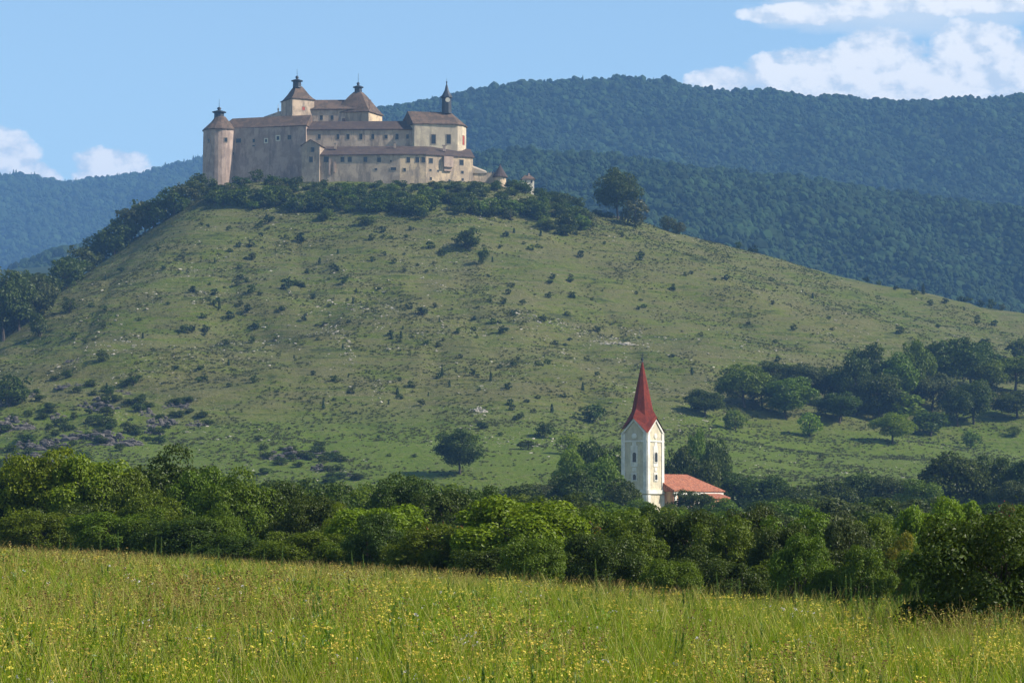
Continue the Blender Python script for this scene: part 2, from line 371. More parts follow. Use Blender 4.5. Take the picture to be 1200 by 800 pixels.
M['white'] = plaster_mat('white_render', (0.70, 0.66, 0.59), (0.58, 0.55, 0.49), (0.40, 0.37, 0.32), 0.5, 0.5, 3)
M['yellow'] = plaster_mat('yellow_render', (0.57, 0.50, 0.36), (0.48, 0.42, 0.31), (0.34, 0.30, 0.22), 0.5, 0.5, 5)
M['spire'] = plaster_mat('red_painted_spire_sheet', (0.165, 0.032, 0.018), (0.115, 0.024, 0.015), (0.20, 0.035, 0.025), 0.7, 0.6, 11)
M['tile'] = plaster_mat('red_clay_tiles', (0.31, 0.10, 0.048), (0.18, 0.055, 0.034), (0.44, 0.25, 0.16), 1.8, 0.6, 13)
M['salmon'] = plaster_mat('salmon_render', (0.42, 0.21, 0.12), (0.36, 0.17, 0.10), (0.60, 0.42, 0.22), 0.4, 0.6, 17)
def plant_mat(name, a, b, trans=0.3): return leaf_mat(name, a, b, trans=trans, rnd=0.3)
M['g_green'] = plant_mat('grass_blades', (0.145, 0.215, 0.005), (0.31, 0.375, 0.015), .45)
M['g_straw'] = plant_mat('dry_grass_stalks', (0.30, 0.27, 0.05), (0.50, 0.43, 0.12), .3)
M['g_brown'] = plant_mat('brown_seed_heads', (0.15, 0.095, 0.028), (0.27, 0.18, 0.05), .2)
M['g_yellow'] = plant_mat('yellow_petals', (0.55, 0.42, 0.03), (0.78, 0.64, 0.14), .3)
M['g_white'] = plant_mat('white_petals', (0.65, 0.60, 0.58), (0.75, 0.68, 0.72), .3)
M['g_herb'] = plant_mat('herb_leaves', (0.085, 0.165, 0.006), (0.20, 0.30, 0.012), .35)
M['g_weed'] = plant_mat('tall_weed_leaves', (0.10, 0.17, 0.035), (0.20, 0.29, 0.07), .4)

# ------------------------------------------------------------------ ground sheets
ys = np.concatenate([np.arange(-60, 0, 6), np.arange(0, 160, 1.25), np.arange(160, 660, 6), np.arange(660, 1400, 40), np.arange(1400, 9001, 200)])
xs = np.concatenate([np.arange(-5200, -400, 300), np.arange(-400, -60, 10), np.arange(-60, 60, 1.25), np.arange(60, 400, 10), np.arange(400, 5201, 300)])
def ground_fn(X, Y):
    return np.where(Y > 615, valley_h(X, Y) - np.clip((Y - 615) / 20, 0, 1) * 12, valley_h(X, Y))
ground = grid_mesh('ground', xs, ys, ground_fn, [M['valley'], M['meadow']])
me = ground.data
cy = np.zeros(len(me.polygons) * 3, dtype=np.float32); me.polygons.foreach_get('center', cy); cy = cy.reshape(-1, 3)
me.polygons.foreach_set('material_index', (cy[:, 1] < meadow_edge(cy[:, 0]) + 12).astype(np.int32))
hill = grid_mesh('castle_hill', np.arange(-560, 700, 2.6), np.arange(591, 1320, 1.6), lambda X, Y: ground_z(X, Y) + 0.05, [M['hill']])

# ------------------------------------------------------------------ far mountains with their forest
def geo_instances(name, pts, rots, scls, idx, sources, kind='stuff', base_mats=()):
    """ONE stuff object: a point mesh whose geometry nodes stand the source meshes on its points"""
    me = bpy.data.meshes.new(name); me.vertices.add(len(pts)); me.vertices.foreach_set('co', np.asarray(pts, np.float32).ravel())
    a = me.attributes.new('rot', 'FLOAT_VECTOR', 'POINT'); a.data.foreach_set('vector', np.asarray(rots, np.float32).ravel())
    a = me.attributes.new('scl', 'FLOAT_VECTOR', 'POINT'); a.data.foreach_set('vector', np.asarray(scls, np.float32).ravel())
    a = me.attributes.new('idx', 'INT', 'POINT'); a.data.foreach_set('value', np.asarray(idx, np.int32))
    me.update()
    o = link(bpy.data.objects.new(name, me)); o['kind'] = kind
    ng = bpy.data.node_groups.new(name + '_scatter', 'GeometryNodeTree')
    ng.interface.new_socket('Geometry', in_out='INPUT', socket_type='NodeSocketGeometry')
    ng.interface.new_socket('Geometry', in_out='OUTPUT', socket_type='NodeSocketGeometry')
    gi = ng.nodes.new('NodeGroupInput'); go = ng.nodes.new('NodeGroupOutput')
    iop = ng.nodes.new('GeometryNodeInstanceOnPoints'); iop.inputs['Pick Instance'].default_value = True
    jn = ng.nodes.new('GeometryNodeJoinGeometry')
    for s in reversed(sources):
        ob = bpy.data.objects.new(s.name, s)
        oi = ng.nodes.new('GeometryNodeObjectInfo'); oi.inputs['Object'].default_value = ob; oi.inputs['As Instance'].default_value = True
        ng.links.new(oi.outputs['Geometry'], jn.inputs[0])
    def attr(nm, typ):
        n = ng.nodes.new('GeometryNodeInputNamedAttribute'); n.data_type = typ; n.inputs['Name'].default_value = nm; return n.outputs['Attribute']
    ng.links.new(gi.outputs[0], iop.inputs['Points']); ng.links.new(jn.outputs[0], iop.inputs['Instance'])
    ng.links.new(attr('idx', 'INT'), iop.inputs['Instance Index'])
    e2r = ng.nodes.new('FunctionNodeEulerToRotation'); ng.links.new(attr('rot', 'FLOAT_VECTOR'), e2r.inputs[0]); ng.links.new(e2r.outputs[0], iop.inputs['Rotation'])
    ng.links.new(attr('scl', 'FLOAT_VECTOR'), iop.inputs['Scale'])
    ng.links.new(iop.outputs[0], go.inputs[0])
    md = o.modifiers.new('scatter', 'NODES'); md.node_group = ng
    return o
def ico(sub):
    import bmesh
    bm = bmesh.new(); bmesh.ops.create_icosphere(bm, subdivisions=sub, radius=1)
    V = np.array([v.co[:] for v in bm.verts]); Fc = np.array([[v.index for v in f.verts] for f in bm.faces]); bm.free(); return V, Fc
def lump_mesh(name, mat, sub=2, amp=0.3, seed=0, flat=1.0, z=0.0):
    V, Fc = ico(sub); r = np.random.default_rng(seed)
    f = 1 + amp * (r.random(len(V)) - 0.5) * 2
    V = V * f[:, None] * np.array([1, 1, flat]) + np.array([0, 0, z])
    return np_mesh(name, V, Fc, [mat])
def conifer_lump(name, mat, seed):
    r = np.random.default_rng(seed); V = []; Q = []; n = 8
    for k, (z0, z1, R) in enumerate([(0.2, 1.1, .55), (.7, 1.55, .44), (1.1, 1.95, .32), (1.5, 2.3, .2)]):
        b = len(V); V.append((0, 0, z1))
        for i in range(n):
            a = 2 * math.pi * i / n + k; rr = R * (0.7 + 0.6 * r.random()); V.append((rr * math.cos(a), rr * math.sin(a), z0 + 0.15 * r.random()))
        for i in range(n): Q.append((b, b + 1 + i, b + 1 + (i + 1) % n))
    return np_mesh(name, V, Q, [mat])
forest_src = [lump_mesh('forest_crown', M['forest'], 2, .22, s, .85, .6) for s in (1, 2, 3, 4)] + [conifer_lump('forest_conifer', M['forest'], s) for s in (5, 6)]
#
# loose broadleaf lumps: several small ones per crown for a ragged outline
def cluster_mesh(name, mat, seed):
    r = np.random.default_rng(seed); V0, F0 = ico(1); V = []; Q = []
    for k in range(7):
        c = r.normal(size=3) * np.array([.42, .42, .3]) + np.array([0, 0, .8]); s = r.uniform(.35, .6)
        f = 1 + .35 * (r.random(len(V0)) - .5); V.append(V0 * f[:, None] * s + c); Q.append(F0 + 12 * k if False else F0 + len(V0) * k)
    return np_mesh(name, np.vstack(V), np.vstack(Q), [mat])

forest_src[1] = cluster_mesh('forest_crown', M['forest'], 2); forest_src[3] = cluster_mesh('forest_crown', M['forest'], 4)
MOUNT = {}
def mountain(name, table, front, base, amp, seed, x0, x1, y1, tree=8.5, slope_pow=1.0, conif=0.1, vis=None):
    tx = [PX(p, d) for p, r, d in table]; tz = [PZ(r, d) for p, r, d in table]; ty = [d for p, r, d in table]
    g, zz = smooth_table(tx, tz, 10, 60); _, yy = smooth_table(tx, ty, 10, 200)
    def hf(X, Y):
        cz = np.interp(X, g, zz) - tree * 1.2; cyy = np.interp(X, g, yy); u = cyy - Y
        p = np.where(u > 0, np.interp(u / front, [0, .06, .25, .5, .75, 1], [1, .955, .76, .47, .2, 0]), np.interp(-u / (front * .8), [0, .08, .4, 1], [1, .94, .6, 0]))
        k = np.clip((1 - p) * 7, 0, 1) * np.clip(p * 4, 0, 1)
        gul = fbm(X / (front * .16), Y / (front * .5), seed, 4) * amp * 2.2 + fbm(X / 70, Y / 90, seed + 9, 3) * amp * .5
        return base + (cz - base) * p + k * gul
    xs_ = np.arange(x0, x1, 22.0); ys_ = np.arange(min(ty) - front - 40, y1, 22.0)
    o = grid_mesh(name, xs_, ys_, hf, [M['forest_floor']])
    r = np.random.default_rng(seed)
    if vis is None: vis = (-720, 720)
    vx0, vx1, vu = vis; st = tree
    X, Y = np.meshgrid(np.arange(vx0, vx1, st), np.arange(min(ty) - vu, max(ty) + 60, st))
    X = X + r.uniform(-.5, .5, X.shape) * st; Y = Y + r.uniform(-.5, .5, Y.shape) * st
    u = np.interp(X, g, yy) - Y; keep = (u > -40) & (u < vu); X = X[keep]; Y = Y[keep]; u = u[keep]; Z = hf(X, Y)
    n = len(X); s = tree * (.45 + .5 * r.random(n) ** 1.6) * (1 + .9 * fbm(X / 50, Y / 50, seed + 3, 2))
    idx = r.integers(0, 4, n); cf = (r.random(n) < conif * np.clip(1.6 - u / 120, .12, 1.6)); idx[cf] = r.integers(4, 6, cf.sum()); s[cf] *= .72
    sc = np.stack([s, s, s * r.uniform(.85, 1.3, n)], -1); rot = np.stack([np.zeros(n), np.zeros(n), r.uniform(0, 6.28, n)], -1)
    geo_instances(name.replace('ridge', 'forest').replace('spur', 'wood'), np.stack([X, Y, Z - .2 * s], -1), rot, sc, idx, forest_src)
    print(name, 'trees', n)
mountain('forested_ridge', [(-2500, 480, 3700), (-300, 430, 3700), (120, 330, 3700), (235, 225, 3700), (320, 150, 3700), (440, 124, 3650), (500, 113, 3600), (560, 102, 3600), (620, 93, 3600), (680, 88, 3600), (730, 88, 3600), (780, 94, 3600),
          (830, 101, 3600), (900, 106, 3650), (1000, 114, 3650), (1070, 119, 3650), (1130, 115, 3650), (1200, 108, 3650), (1400, 92, 3700), (1900, 100, 3700), (3600, 200, 3700)],
         1500, 40, 66, 11, -2600, 3000, 4700, 7.2, conif=.05, vis=(-300, 860, 1120))
mountain('forested_spur', [(-1500, 420, 2500), (200, 290, 2500), (440, 205, 2450), (520, 180, 2450), (600, 172, 2450), (700, 176, 2450), (800, 190, 2450), (900, 203, 2450), (1000, 216, 2450), (1100, 226, 2450), (1200, 240, 2450), (1400, 262, 2450), (2200, 330, 2450), (3200, 420, 2450)],
         850, 25, 42, 31, -1500, 1700, 3100, 5.6, conif=.015, vis=(-160, 590, 640))
mountain('distant_ridge', [(-3200, 300, 5600), (-1500, 250, 5600), (-300, 215, 5600), (-60, 204, 5600), (0, 201, 5600), (30, 203, 5600), (70, 211, 5600), (110, 207, 5600), (160, 199, 5600), (200, 188, 5600), (240, 180, 5600), (400, 160, 5600), (700, 190, 5600), (1200, 260, 5600), (2600, 330, 5600)],
         1900, 40, 60, 51, -5000, 2600, 6800, 9.5, conif=.45, vis=(-1250, -440, 1500))
mountain('low_wooded_spur', [(-2200, 350, 2900), (-500, 345, 2900), (-100, 335, 2900), (0, 310, 2900), (50, 292, 2900), (90, 281, 2900), (150, 266, 2900), (240, 250, 2900), (400, 240, 2900), (700, 330, 2900), (1500, 420, 2900)],
         700, 25, 18, 71, -2400, 1400, 3600, 8.5, conif=.01, vis=(-620, -270, 480))

# ------------------------------------------------------------------ trees and shrubs
def crown_quads(seed, nclump, nleaf, leaf, zc, rz, hollow=.55, droop=0.0, spread=(.10, .24), base=0.0):
    """unit tree: width 1, height 1. Leaf quads on many clump shells."""
    r = np.random.default_rng(seed)
    d = r.normal(size=(nclump, 3)); d[:, 2] = d[:, 2] * .9 + .15; d /= np.linalg.norm(d, axis=1)[:, None]
    rad = r.uniform(hollow, .9, nclump); c = d * rad[:, None]
    c *= (1 + .16 * r.normal(size=nclump))[:, None]
    cr = r.uniform(*spread, nclump)
    C = np.stack([c[:, 0] * (.5 - .10), c[:, 1] * (.5 - .10), c[:, 2] * (rz - .08) + zc], -1)
    k = r.choice(nclump, nleaf, p=cr ** 2 / (cr ** 2).sum())
    ld = r.normal(size=(nleaf, 3)); ld += np.array([0, 0, .35]) + d[k] * .5; ld /= np.linalg.norm(ld, axis=1)[:, None]
    P = C[k] + ld * (cr[k] * r.uniform(.55, 1.08, nleaf))[:, None] * np.array([1, 1, .8])
    stray = r.random(nleaf) < .05; P[stray] += r.normal(size=(stray.sum(), 3)) * .035
    P[:, 2] = np.maximum(P[:, 2], base + .02 * r.random(nleaf))
    nrm = ld + r.normal(size=(nleaf, 3)) * .55 + np.array([0, 0, .25]); nrm /= np.linalg.norm(nrm, axis=1)[:, None]
    t = np.cross(nrm, r.normal(size=(nleaf, 3))); t /= np.linalg.norm(t, axis=1)[:, None]; b = np.cross(nrm, t)
    s = leaf * r.uniform(.6, 1.25, nleaf); t *= s[:, None]; b *= (s * .62)[:, None]
    fold = nrm * (s * .25)[:, None]
    V = np.stack([P - t, P - b + fold, P + t, P + b + fold], 1).reshape(-1, 3)
    Q = np.arange(nleaf * 4).reshape(-1, 4)
    top = np.percentile(V[:, 2], 99.7); f = np.array([.5 / np.percentile(np.abs(V[:, 0]), 99), .5 / np.percentile(np.abs(V[:, 1]), 99), 1.0 / top])
    V = V * f; C = C * f
    return V, Q, C
def tube(mb, pts, r0, r1, n=6):
    rings = []
    for i, p in enumerate(pts):
        p = Vector(p); q = Vector(pts[min(i + 1, len(pts) - 1)]); o = Vector(pts[max(i - 1, 0)])
        a = (q - o).normalized(); u = a.orthogonal().normalized(); v = a.cross(u); rr = r0 + (r1 - r0) * i / (len(pts) - 1)
        rings.append([tuple(p + (u * math.cos(6.2832 * k / n) + v * math.sin(6.2832 * k / n)) * rr) for k in range(n)])
    mb.rings(rings)
def trunk_mesh(name, C, seed, r0=.035, zc=.55, nl=9, stems=1):
    r = random.Random(seed); mb = MB()
    for s in range(stems):
        ox = (r.random() - .5) * .12 * (stems > 1); oy = (r.random() - .5) * .12 * (stems > 1)
        mid = (ox * 2 + r.uniform(-.03, .03), oy * 2 + r.uniform(-.03, .03), zc * .5); top = (ox * 2.5 + r.uniform(-.06, .06), oy * 2.5 + r.uniform(-.06, .06), zc + .12)
        tube(mb, [(ox, oy, -.06), (ox * 1.3, oy * 1.3, .08), mid, top], r0, r0 * .35)
        for k in r.sample(range(len(C)), min(nl, len(C))):
            c = C[k]; z = min(max(.18, c[2] - .25), zc); st = (ox * 2, oy * 2, z)
            md = ((st[0] + c[0]) / 2, (st[1] + c[1]) / 2, (z + c[2]) / 2 + .03)
            tube(mb, [st, md, tuple(c)], r0 * .4, r0 * .12, 4)
    me = bpy.data.meshes.new(name); me.from_pydata(mb.V, [], mb.F); me.materials.append(M['bark']); me.update(); return me
VAR = {}
def make_variants():
    def add(kind, k, nclump, nleaf, leaf, zc, rz, mats, r0=.035, stems=1, **kw):
        L = []
        for s in range(k):
            V, Q, C = crown_quads(100 * len(VAR) + s, nclump, nleaf, leaf, zc, rz, **kw)
            crowns = {}
            base = np_mesh('crown', V, Q, [M[mats[0]]]); crowns[mats[0]] = base
            for mt in mats[1:]:
                c2 = base.copy(); c2.materials.clear(); c2.materials.append(M[mt]); crowns[mt] = c2
            L.append((crowns, trunk_mesh('trunk', C, s + 5, r0, zc, 9, stems), s))
        VAR[kind] = L
    hm = ['leaf_dark', 'leaf_mid', 'leaf_bright', 'leaf_olive', 'leaf_red', 'leaf_yellow']
    add('hedge', 5, 70, 20000, .0140, .56, .45, hm, .022, 3, spread=(.06, .15), hollow=.6)
    add('near', 1, 110, 26000, .0125, .54, .47, ['leaf_dark'], .03, 3, spread=(.06, .15), hollow=.45)
    add('round', 4, 46, 6500, .024, .58, .42, hm + ['leaf_rust'], .035, 1, spread=(.10, .2))
    add('small', 4, 26, 900, .05, .52, .46, hm + ['leaf_rust'], .03, 1, spread=(.12, .24))
    add('bush', 4, 24, 700, .058, .46, .50, hm + ['juniper', 'leaf_rust'], .03, 2, spread=(.12, .26))
make_variants()
def shrub_variants():
    L = {}
    for mt in ('juniper', 'leaf_dark', 'leaf_olive'):
        L[mt] = []
        for s in range(4):
            V, Q, C = crown_quads(900 + s, 12, 210, .10, .45, .5, spread=(.14, .26), base=-.05)
            L[mt].append(np_mesh('shrub', V, Q, [M[mt]]))
    return L
SHRUB = shrub_variants()
def column_mesh():
    r = np.random.default_rng(4); n = 240; z = r.random(n); a = r.uniform(0, 6.28, n); R = .42 * np.sqrt(np.clip(1 - (z * .98) ** 1.7, 0, 1)) * r.uniform(.6, 1.05, n)
    P = np.stack([R * np.cos(a), R * np.sin(a), z], -1); nr = np.stack([np.cos(a), np.sin(a), .4 + 0 * a], -1) + r.normal(size=(n, 3)) * .5
    nr /= np.linalg.norm(nr, axis=1)[:, None]; t = np.cross(nr, r.normal(size=(n, 3))); t /= np.linalg.norm(t, axis=1)[:, None]; b = np.cross(nr, t)
    V = np.stack([P - t * .11, P - b * .08, P + t * .11, P + b * .08], 1).reshape(-1, 3)
    return np_mesh('juniper', V, np.arange(n * 4).reshape(-1, 4), [M['juniper']])
COLUMN = column_mesh()
TONE = {'leaf_dark': 'dark green', 'leaf_mid': 'mid green', 'leaf_bright': 'yellow-green', 'leaf_olive': 'olive green', 'leaf_rust': 'rusty', 'leaf_red': 'red-tinged', 'juniper': 'dark'}
def pick(v, tab):
    for lim, t in tab:
        if v < lim: return t
    return tab[-1][1]
def zone(px): return pick(px, [(90, 'near the left edge'), (240, 'left of the castle'), (400, 'below the round bastion side'), (500, 'below the middle of the castle'), (600, 'left of the largest bright tree'), (725, 'just left of the church'), (800, 'below the church'), (880, 'below the nave'), (980, 'right of the church'), (1080, 'left of the big dark tree'), (9999, 'at the right edge')])
def czone(px): return pick(px, [(277, 'under the round bastion'), (355, 'under the shaded stone wing'), (420, 'under the gabled house'), (490, 'under the long front range'), (556, 'under the sunlit castle end'), (600, 'under the rampart and turret'), (640, 'beside the tiny lodge'), (9999, 'at its far right end')])
def szone(px, row):
    a = pick(row, [(300, 'high up'), (370, 'above halfway'), (440, 'below halfway'), (9999, 'low down')]); b = pick(px, [(150, 'by the left ridge'), (277, 'below the round bastion'), (420, 'below the gabled house'), (556, 'below the sunlit castle end'), (690, 'below the turret'), (800, 'above the church spire'), (960, 'right of the spire'), (9999, 'on the right shoulder')])
    return a + ' ' + b
NTREE = 0
def tree(name, x, y, z, w, h, var, mat, label, cat='tree', group=None, vi=None, sink=.03, rz=None):
    global NTREE
    NTREE += 1
    L = VAR[var]; crowns, tr, s = L[(NTREE * 7 + NTREE // 3) % len(L) if vi is None else vi]
    t = empty(name, (x, y, z - sink * h), label, cat, group, rz=random.uniform(0, 6.28) if rz is None else rz); t.scale = (w, w, h)
    o = link(bpy.data.objects.new('trunk', tr)); o.parent = t
    o = link(bpy.data.objects.new('crown', crowns[mat])); o.parent = t
    return t
def tree_px(name, px, top, wpx, d, var, mat, label, group=None, base_z=None, cat='tree', **kw):
    """stands on the valley floor at distance d; top row and width from the photograph"""
    x = PX(px, d); z = float(ground_z(x, d)) if base_z is None else base_z
    h = max(PZ(top, d) - z, .8); return tree(name, x, d, z, wpx * d / F, h, var, mat, label, cat, group, **kw)
def tree_hill(name, px, base, top, wpx, var, mat, label, group=None, cat='tree', **kw):
    """stands where the sight line through its foot meets the hill"""
    hit = raymarch(px, base)
    if hit is None:
        x, y = PX(px, 1180), 1180; z = float(ground_z(x, y))
    else: x, y, z = hit
    h = (base - top) * y / F; return tree(name, x, y, z, wpx * y / F, h, var, mat, label, cat, group, **kw)

# ------------------------------------------------------------------ castle
def inter(pxv, A, B):
    """point where the sight column of a photo px crosses the plan line A-B"""
    s = dirv(pxv, 400)[0]; (ax, ay), (bx, by) = A, B
    den = (bx - ax) - s * (by - ay); t = (s * ay - ax) / den
    return ax + t * (bx - ax), ay + t * (by - ay)
def pt(px, d): return (PX(px, d), d)
def window(A, B, pxc, row, wpx, hpx, parent, org, pane='glass', frame='frame_grey', arch=False, name='window', fw=.16, proud=.10, label=None, shutter=None):
    x, y = inter(pxc, A, B); z = PZ(row, y); u = Vector((B[0] - A[0], B[1] - A[1], 0)).normalized(); n = Vector((u.y, -u.x, 0))
    hw = wpx * y / F / 2 / max(.3, abs(u.x - dirv(pxc, 400)[0] * u.y)); hh = hpx * y / F / 2; c = Vector((x, y, z))
    # opening outline
    def outline(e):
        if not arch: return [(-hw - e, -hh - e), (hw + e, -hh - e), (hw + e, hh + e), (-hw - e, hh + e)]
        pts = [(-hw - e, -hh - e), (hw + e, -hh - e)]; cz = hh - hw
        pts += [((hw + e) * math.cos(a), cz + (hw + e) * math.sin(a)) for a in [math.pi * k / 8 for k in range(9)]]
        return pts
    mb = MB(); o_, i_ = outline(fw), outline(0); k = len(o_)
    P = lambda q, off: c + u * q[0] + Vector((0, 0, q[1])) + n * off
    for i in range(k):
        j = (i + 1) % k
        mb.face([P(o_[i], proud), P(o_[j], proud), P(i_[j], proud), P(i_[i], proud)])
        mb.face([P(o_[i], -.02), P(o_[j], -.02), P(o_[j], proud), P(o_[i], proud)])
        mb.face([P(i_[i], proud), P(i_[j], proud), P(i_[j], .015), P(i_[i], .015)])
    mb.mi = 1; mb.face([P(q, .02) for q in i_])
    w = child(mb, name, [M[frame], M[pane]], parent, org, label)
    return w
def gable_roof(front_l, front_r, back_r, back_l, ze, zr, hipl=0.0, hipr=0.0, over=.5, th=.35, mb=None):
    """ridge runs left to right between the middles of the short sides; hip = inset of the ridge end as a share of the length"""
    fl, fr, br, bl = (Vector((*p, 0)) for p in (front_l, front_r, back_r, back_l))
    u = (fr - fl).normalized(); n = Vector((u.y, -u.x, 0)); uo = over
    fl, fr, br, bl = fl - u * uo + n * over, fr + u * uo + n * over, br + u * uo - n * over, bl - u * uo - n * over
    ml, mr = (fl + bl) / 2, (fr + br) / 2; rl, rr = ml + (mr - ml) * hipl, mr + (ml - mr) * hipr
    up = lambda v, z: (v.x, v.y, z)
    V = [up(fl, ze), up(fr, ze), up(br, ze), up(bl, ze), up(rl, zr), up(rr, zr),
         up(fl, ze - th), up(fr, ze - th), up(br, ze - th), up(bl, ze - th)]
    mb = mb or MB()
    mb.solid(V, [(0, 1, 5, 4), (2, 3, 4, 5), (3, 0, 4), (1, 2, 5), (6, 7, 1, 0), (7, 8, 2, 1), (8, 9, 3, 2), (9, 6, 0, 3), (9, 8, 7, 6)])
    return mb
def back_of(A, B, depth):
    u = Vector((B[0] - A[0], B[1] - A[1])).normalized(); n = Vector((-u.y, u.x))
    return (B[0] + n.x * depth, B[1] + n.y * depth), (A[0] + n.x * depth, A[1] + n.y * depth)
CZ0 = float(hill_h(PX(400, 1140), 1140)) - 7
CO = (PX(400, 1145), 1145, CZ0 + 7)
castle = empty('castle', CO, 'large beige stone castle with brown roofs and dark lantern turrets crowning the hilltop', 'castle')
def lantern(px, d, z, name_parent, w=1.9, h=1.9, spike=3.2, cap=1.45):
    x = PX(px, d); mb = MB()
    mb.lathe((x, d), [(w * 1.06, z - .6), (w, z - .2), (w, z + h), (w * 1.42, z + h + .02), (w * 1.42, z + h + .3), (w * .8, z + h + .7), (w * .34, z + h + 1.0), (w * .3, z + h + 1.5),
                      (w * .45, z + h + 1.6), (w * .36, z + h + 2.1), (.10, z + h + 2.5), (.05, z + h + 3.2 + spike)], 8, math.pi / 8)
    return child(mb, 'lantern', M['lead'], name_parent, CO)
# round bastion with its conical roof
bd = 1153.0; bx = PX(256.5, bd); br = 20.0 * bd / F
mb = MB(); zt = PZ(153.2, bd)
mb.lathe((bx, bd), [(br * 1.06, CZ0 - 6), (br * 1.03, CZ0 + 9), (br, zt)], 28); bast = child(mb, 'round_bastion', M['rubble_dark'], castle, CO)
mb = MB(); mb.lathe((bx, bd), [(br + .5, zt - .3), (br + .5, zt + .05), (br * .93, zt + 1.0), (br * .58, zt + 3.4), (br * .30, PZ(137, bd)), (0.4, PZ(136, bd))], 14); child(mb, 'roof', M['shingle'], bast, CO)
lantern(255, bd, PZ(137.3, bd), bast, 2.2, 1.9, 2.6)
for px_, r_, w_, h_ in ((243, 165, 3.0, 4.5), (263, 164, 3.6, 5), (271, 180, 3, 3)):
    an = math.asin(max(-1, min(1, (PX(px_, bd) - bx) / br))); c = (bx + br * math.sin(an), bd - br * math.cos(an)); tt = Vector((math.cos(an), math.sin(an)))
    window((c[0] - tt.x, c[1] - tt.y), (c[0] + tt.x, c[1] + tt.y), px_, r_, w_, h_, bast, CO, proud=.14)
# west wing between bastion and gate house (its wall turns away from the sun)
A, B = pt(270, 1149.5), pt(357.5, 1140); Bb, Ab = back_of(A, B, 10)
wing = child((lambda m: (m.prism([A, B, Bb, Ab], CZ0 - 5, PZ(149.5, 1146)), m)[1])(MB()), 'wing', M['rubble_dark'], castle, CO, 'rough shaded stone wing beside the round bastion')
A2 = (A[0] - (B[0] - A[0]) * .16, A[1] - (B[1] - A[1]) * .16 + .8); A2b = (A2[0] + Ab[0] - A[0], A2[1] + Ab[1] - A[1])
r_ = gable_roof(A2, B, Bb, A2b, PZ(149, 1146), PZ(136.5, 1149), .1, 0, .45); child(r_, 'roof', M['shingle'], wing, CO)
for px_, r_, w_, h_, fr_ in ((278, 165, 6, 5, 'frame_grey'), (296, 165, 2.6, 4, 'frame_grey'), (310.5, 165, 2.6, 3.6, 'frame_pale'), (324.5, 162, 3.4, 4.6, 'frame_pale'), (338, 161, 4.2, 5, 'frame_grey'), (296, 171, 3, 1.2, 'frame_grey')):
    window(A, B, px_, r_, w_, h_, wing, CO, frame=fr_, fw=.42 if fr_ == 'frame_pale' else .15)
# small gabled house at the left end of the front range
A, B = pt(352.5, 1129), pt(373.5, 1127.5); Bb, Ab = back_of(A, B, 11); zt = PZ(170, 1128); zp = PZ(164, 1128)
mb = MB(); mb.prism([A, B, Bb, Ab], CZ0 - 6, zt)
Am = ((A[0] + B[0]) / 2, (A[1] + B[1]) / 2); Bm = ((Ab[0] + Bb[0]) / 2, (Ab[1] + Bb[1]) / 2)
mb.solid([(*A, zt), (*B, zt), (*Am, zp), (*Ab, zt), (*Bb, zt), (*Bm, zp)], [(0, 1, 2), (4, 3, 5), (0, 2, 5, 3), (2, 1, 4, 5)])
gh = child(mb, 'gabled_house', M['rubble'], castle, CO)
mb = MB()
for (p, q, pb, qb) in ((A, Am, Ab, Bm), (B, Am, Bb, Bm)):
    d_ = Vector((p[0] - q[0], p[1] - q[1])); e = d_.normalized() * .5; n_ = Vector((p[0] - pb[0], p[1] - pb[1])).normalized() * .4
    lo = (p[0] + e.x + n_.x, p[1] + e.y + n_.y, zt - .12); hi = (q[0] + n_.x, q[1] + n_.y, zp + .25); lob = (pb[0] + e.x - n_.x, pb[1] + e.y - n_.y, zt - .12); hib = (qb[0] - n_.x, qb[1] - n_.y, zp + .25)
    dn = lambda v: (v[0], v[1], v[2] - .22)
    mb.solid([lo, hi, hib, lob, dn(lo), dn(hi), dn(hib), dn(lob)], [(0, 1, 2, 3), (7, 6, 5, 4), (0, 4, 5, 1), (1, 5, 6, 2), (2, 6, 7, 3), (3, 7, 4, 0)])
child(mb, 'roof', M['shingle'], gh, CO)
for px_, r_, w_, h_, pn in ((360.8, 175.5, 3.0, 5, 'frame_grey'), (365.5, 175.5, 4, 5.5, 'glass'), (363.5, 187, 4.4, 6.5, 'glass')): window(A, B, px_, r_, w_, h_, gh, CO, pane=pn)
# long front range in three facets with a dark lean-to roof
P0, P1, P2, P3 = pt(373, 1128.5), pt(468, 1125.5), pt(499, 1126.3), pt(554, 1135.5)
Q3, Q2, Q1, Q0 = pt(551, 1146), pt(503, 1138), pt(468, 1136.5), pt(373, 1138)
ze = PZ(181.5, 1127); mb = MB(); mb.prism([P0, P1, Q1, Q0], CZ0 - 8, ze); fr = child(mb, 'front_range', M['rubble'], castle, CO, 'long low grey front range with a dark lean-to roof')
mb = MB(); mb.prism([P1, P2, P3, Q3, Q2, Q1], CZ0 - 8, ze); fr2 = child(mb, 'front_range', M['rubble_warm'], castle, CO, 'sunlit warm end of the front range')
def leanto(fr_pts, bk_pts, ze, zr, over=.55):
    mb = MB(); n = len(fr_pts); V = []
    for (x, y), (bx_, by_) in zip(fr_pts, bk_pts):
        d_ = Vector((x - bx_, y - by_)).normalized() * over; V += [(x + d_.x, y + d_.y, ze), (bx_, by_, zr), (bx_, by_, zr - .35), (x + d_.x, y + d_.y, ze - .3)]
    Fs = []
    for i in range(n - 1):
        a, b = 4 * i, 4 * (i + 1); Fs += [(a, b, b + 1, a + 1), (a + 2, b + 2, b + 3, a + 3), (a + 3, b + 3, b, a), (a + 1, b + 1, b + 2, a + 2)]
    Fs += [(0, 1, 2, 3), (4 * n - 1, 4 * n - 2, 4 * n - 3, 4 * n - 4)]
    mb.solid(V, Fs); return mb
e3 = pt(556, 1136)
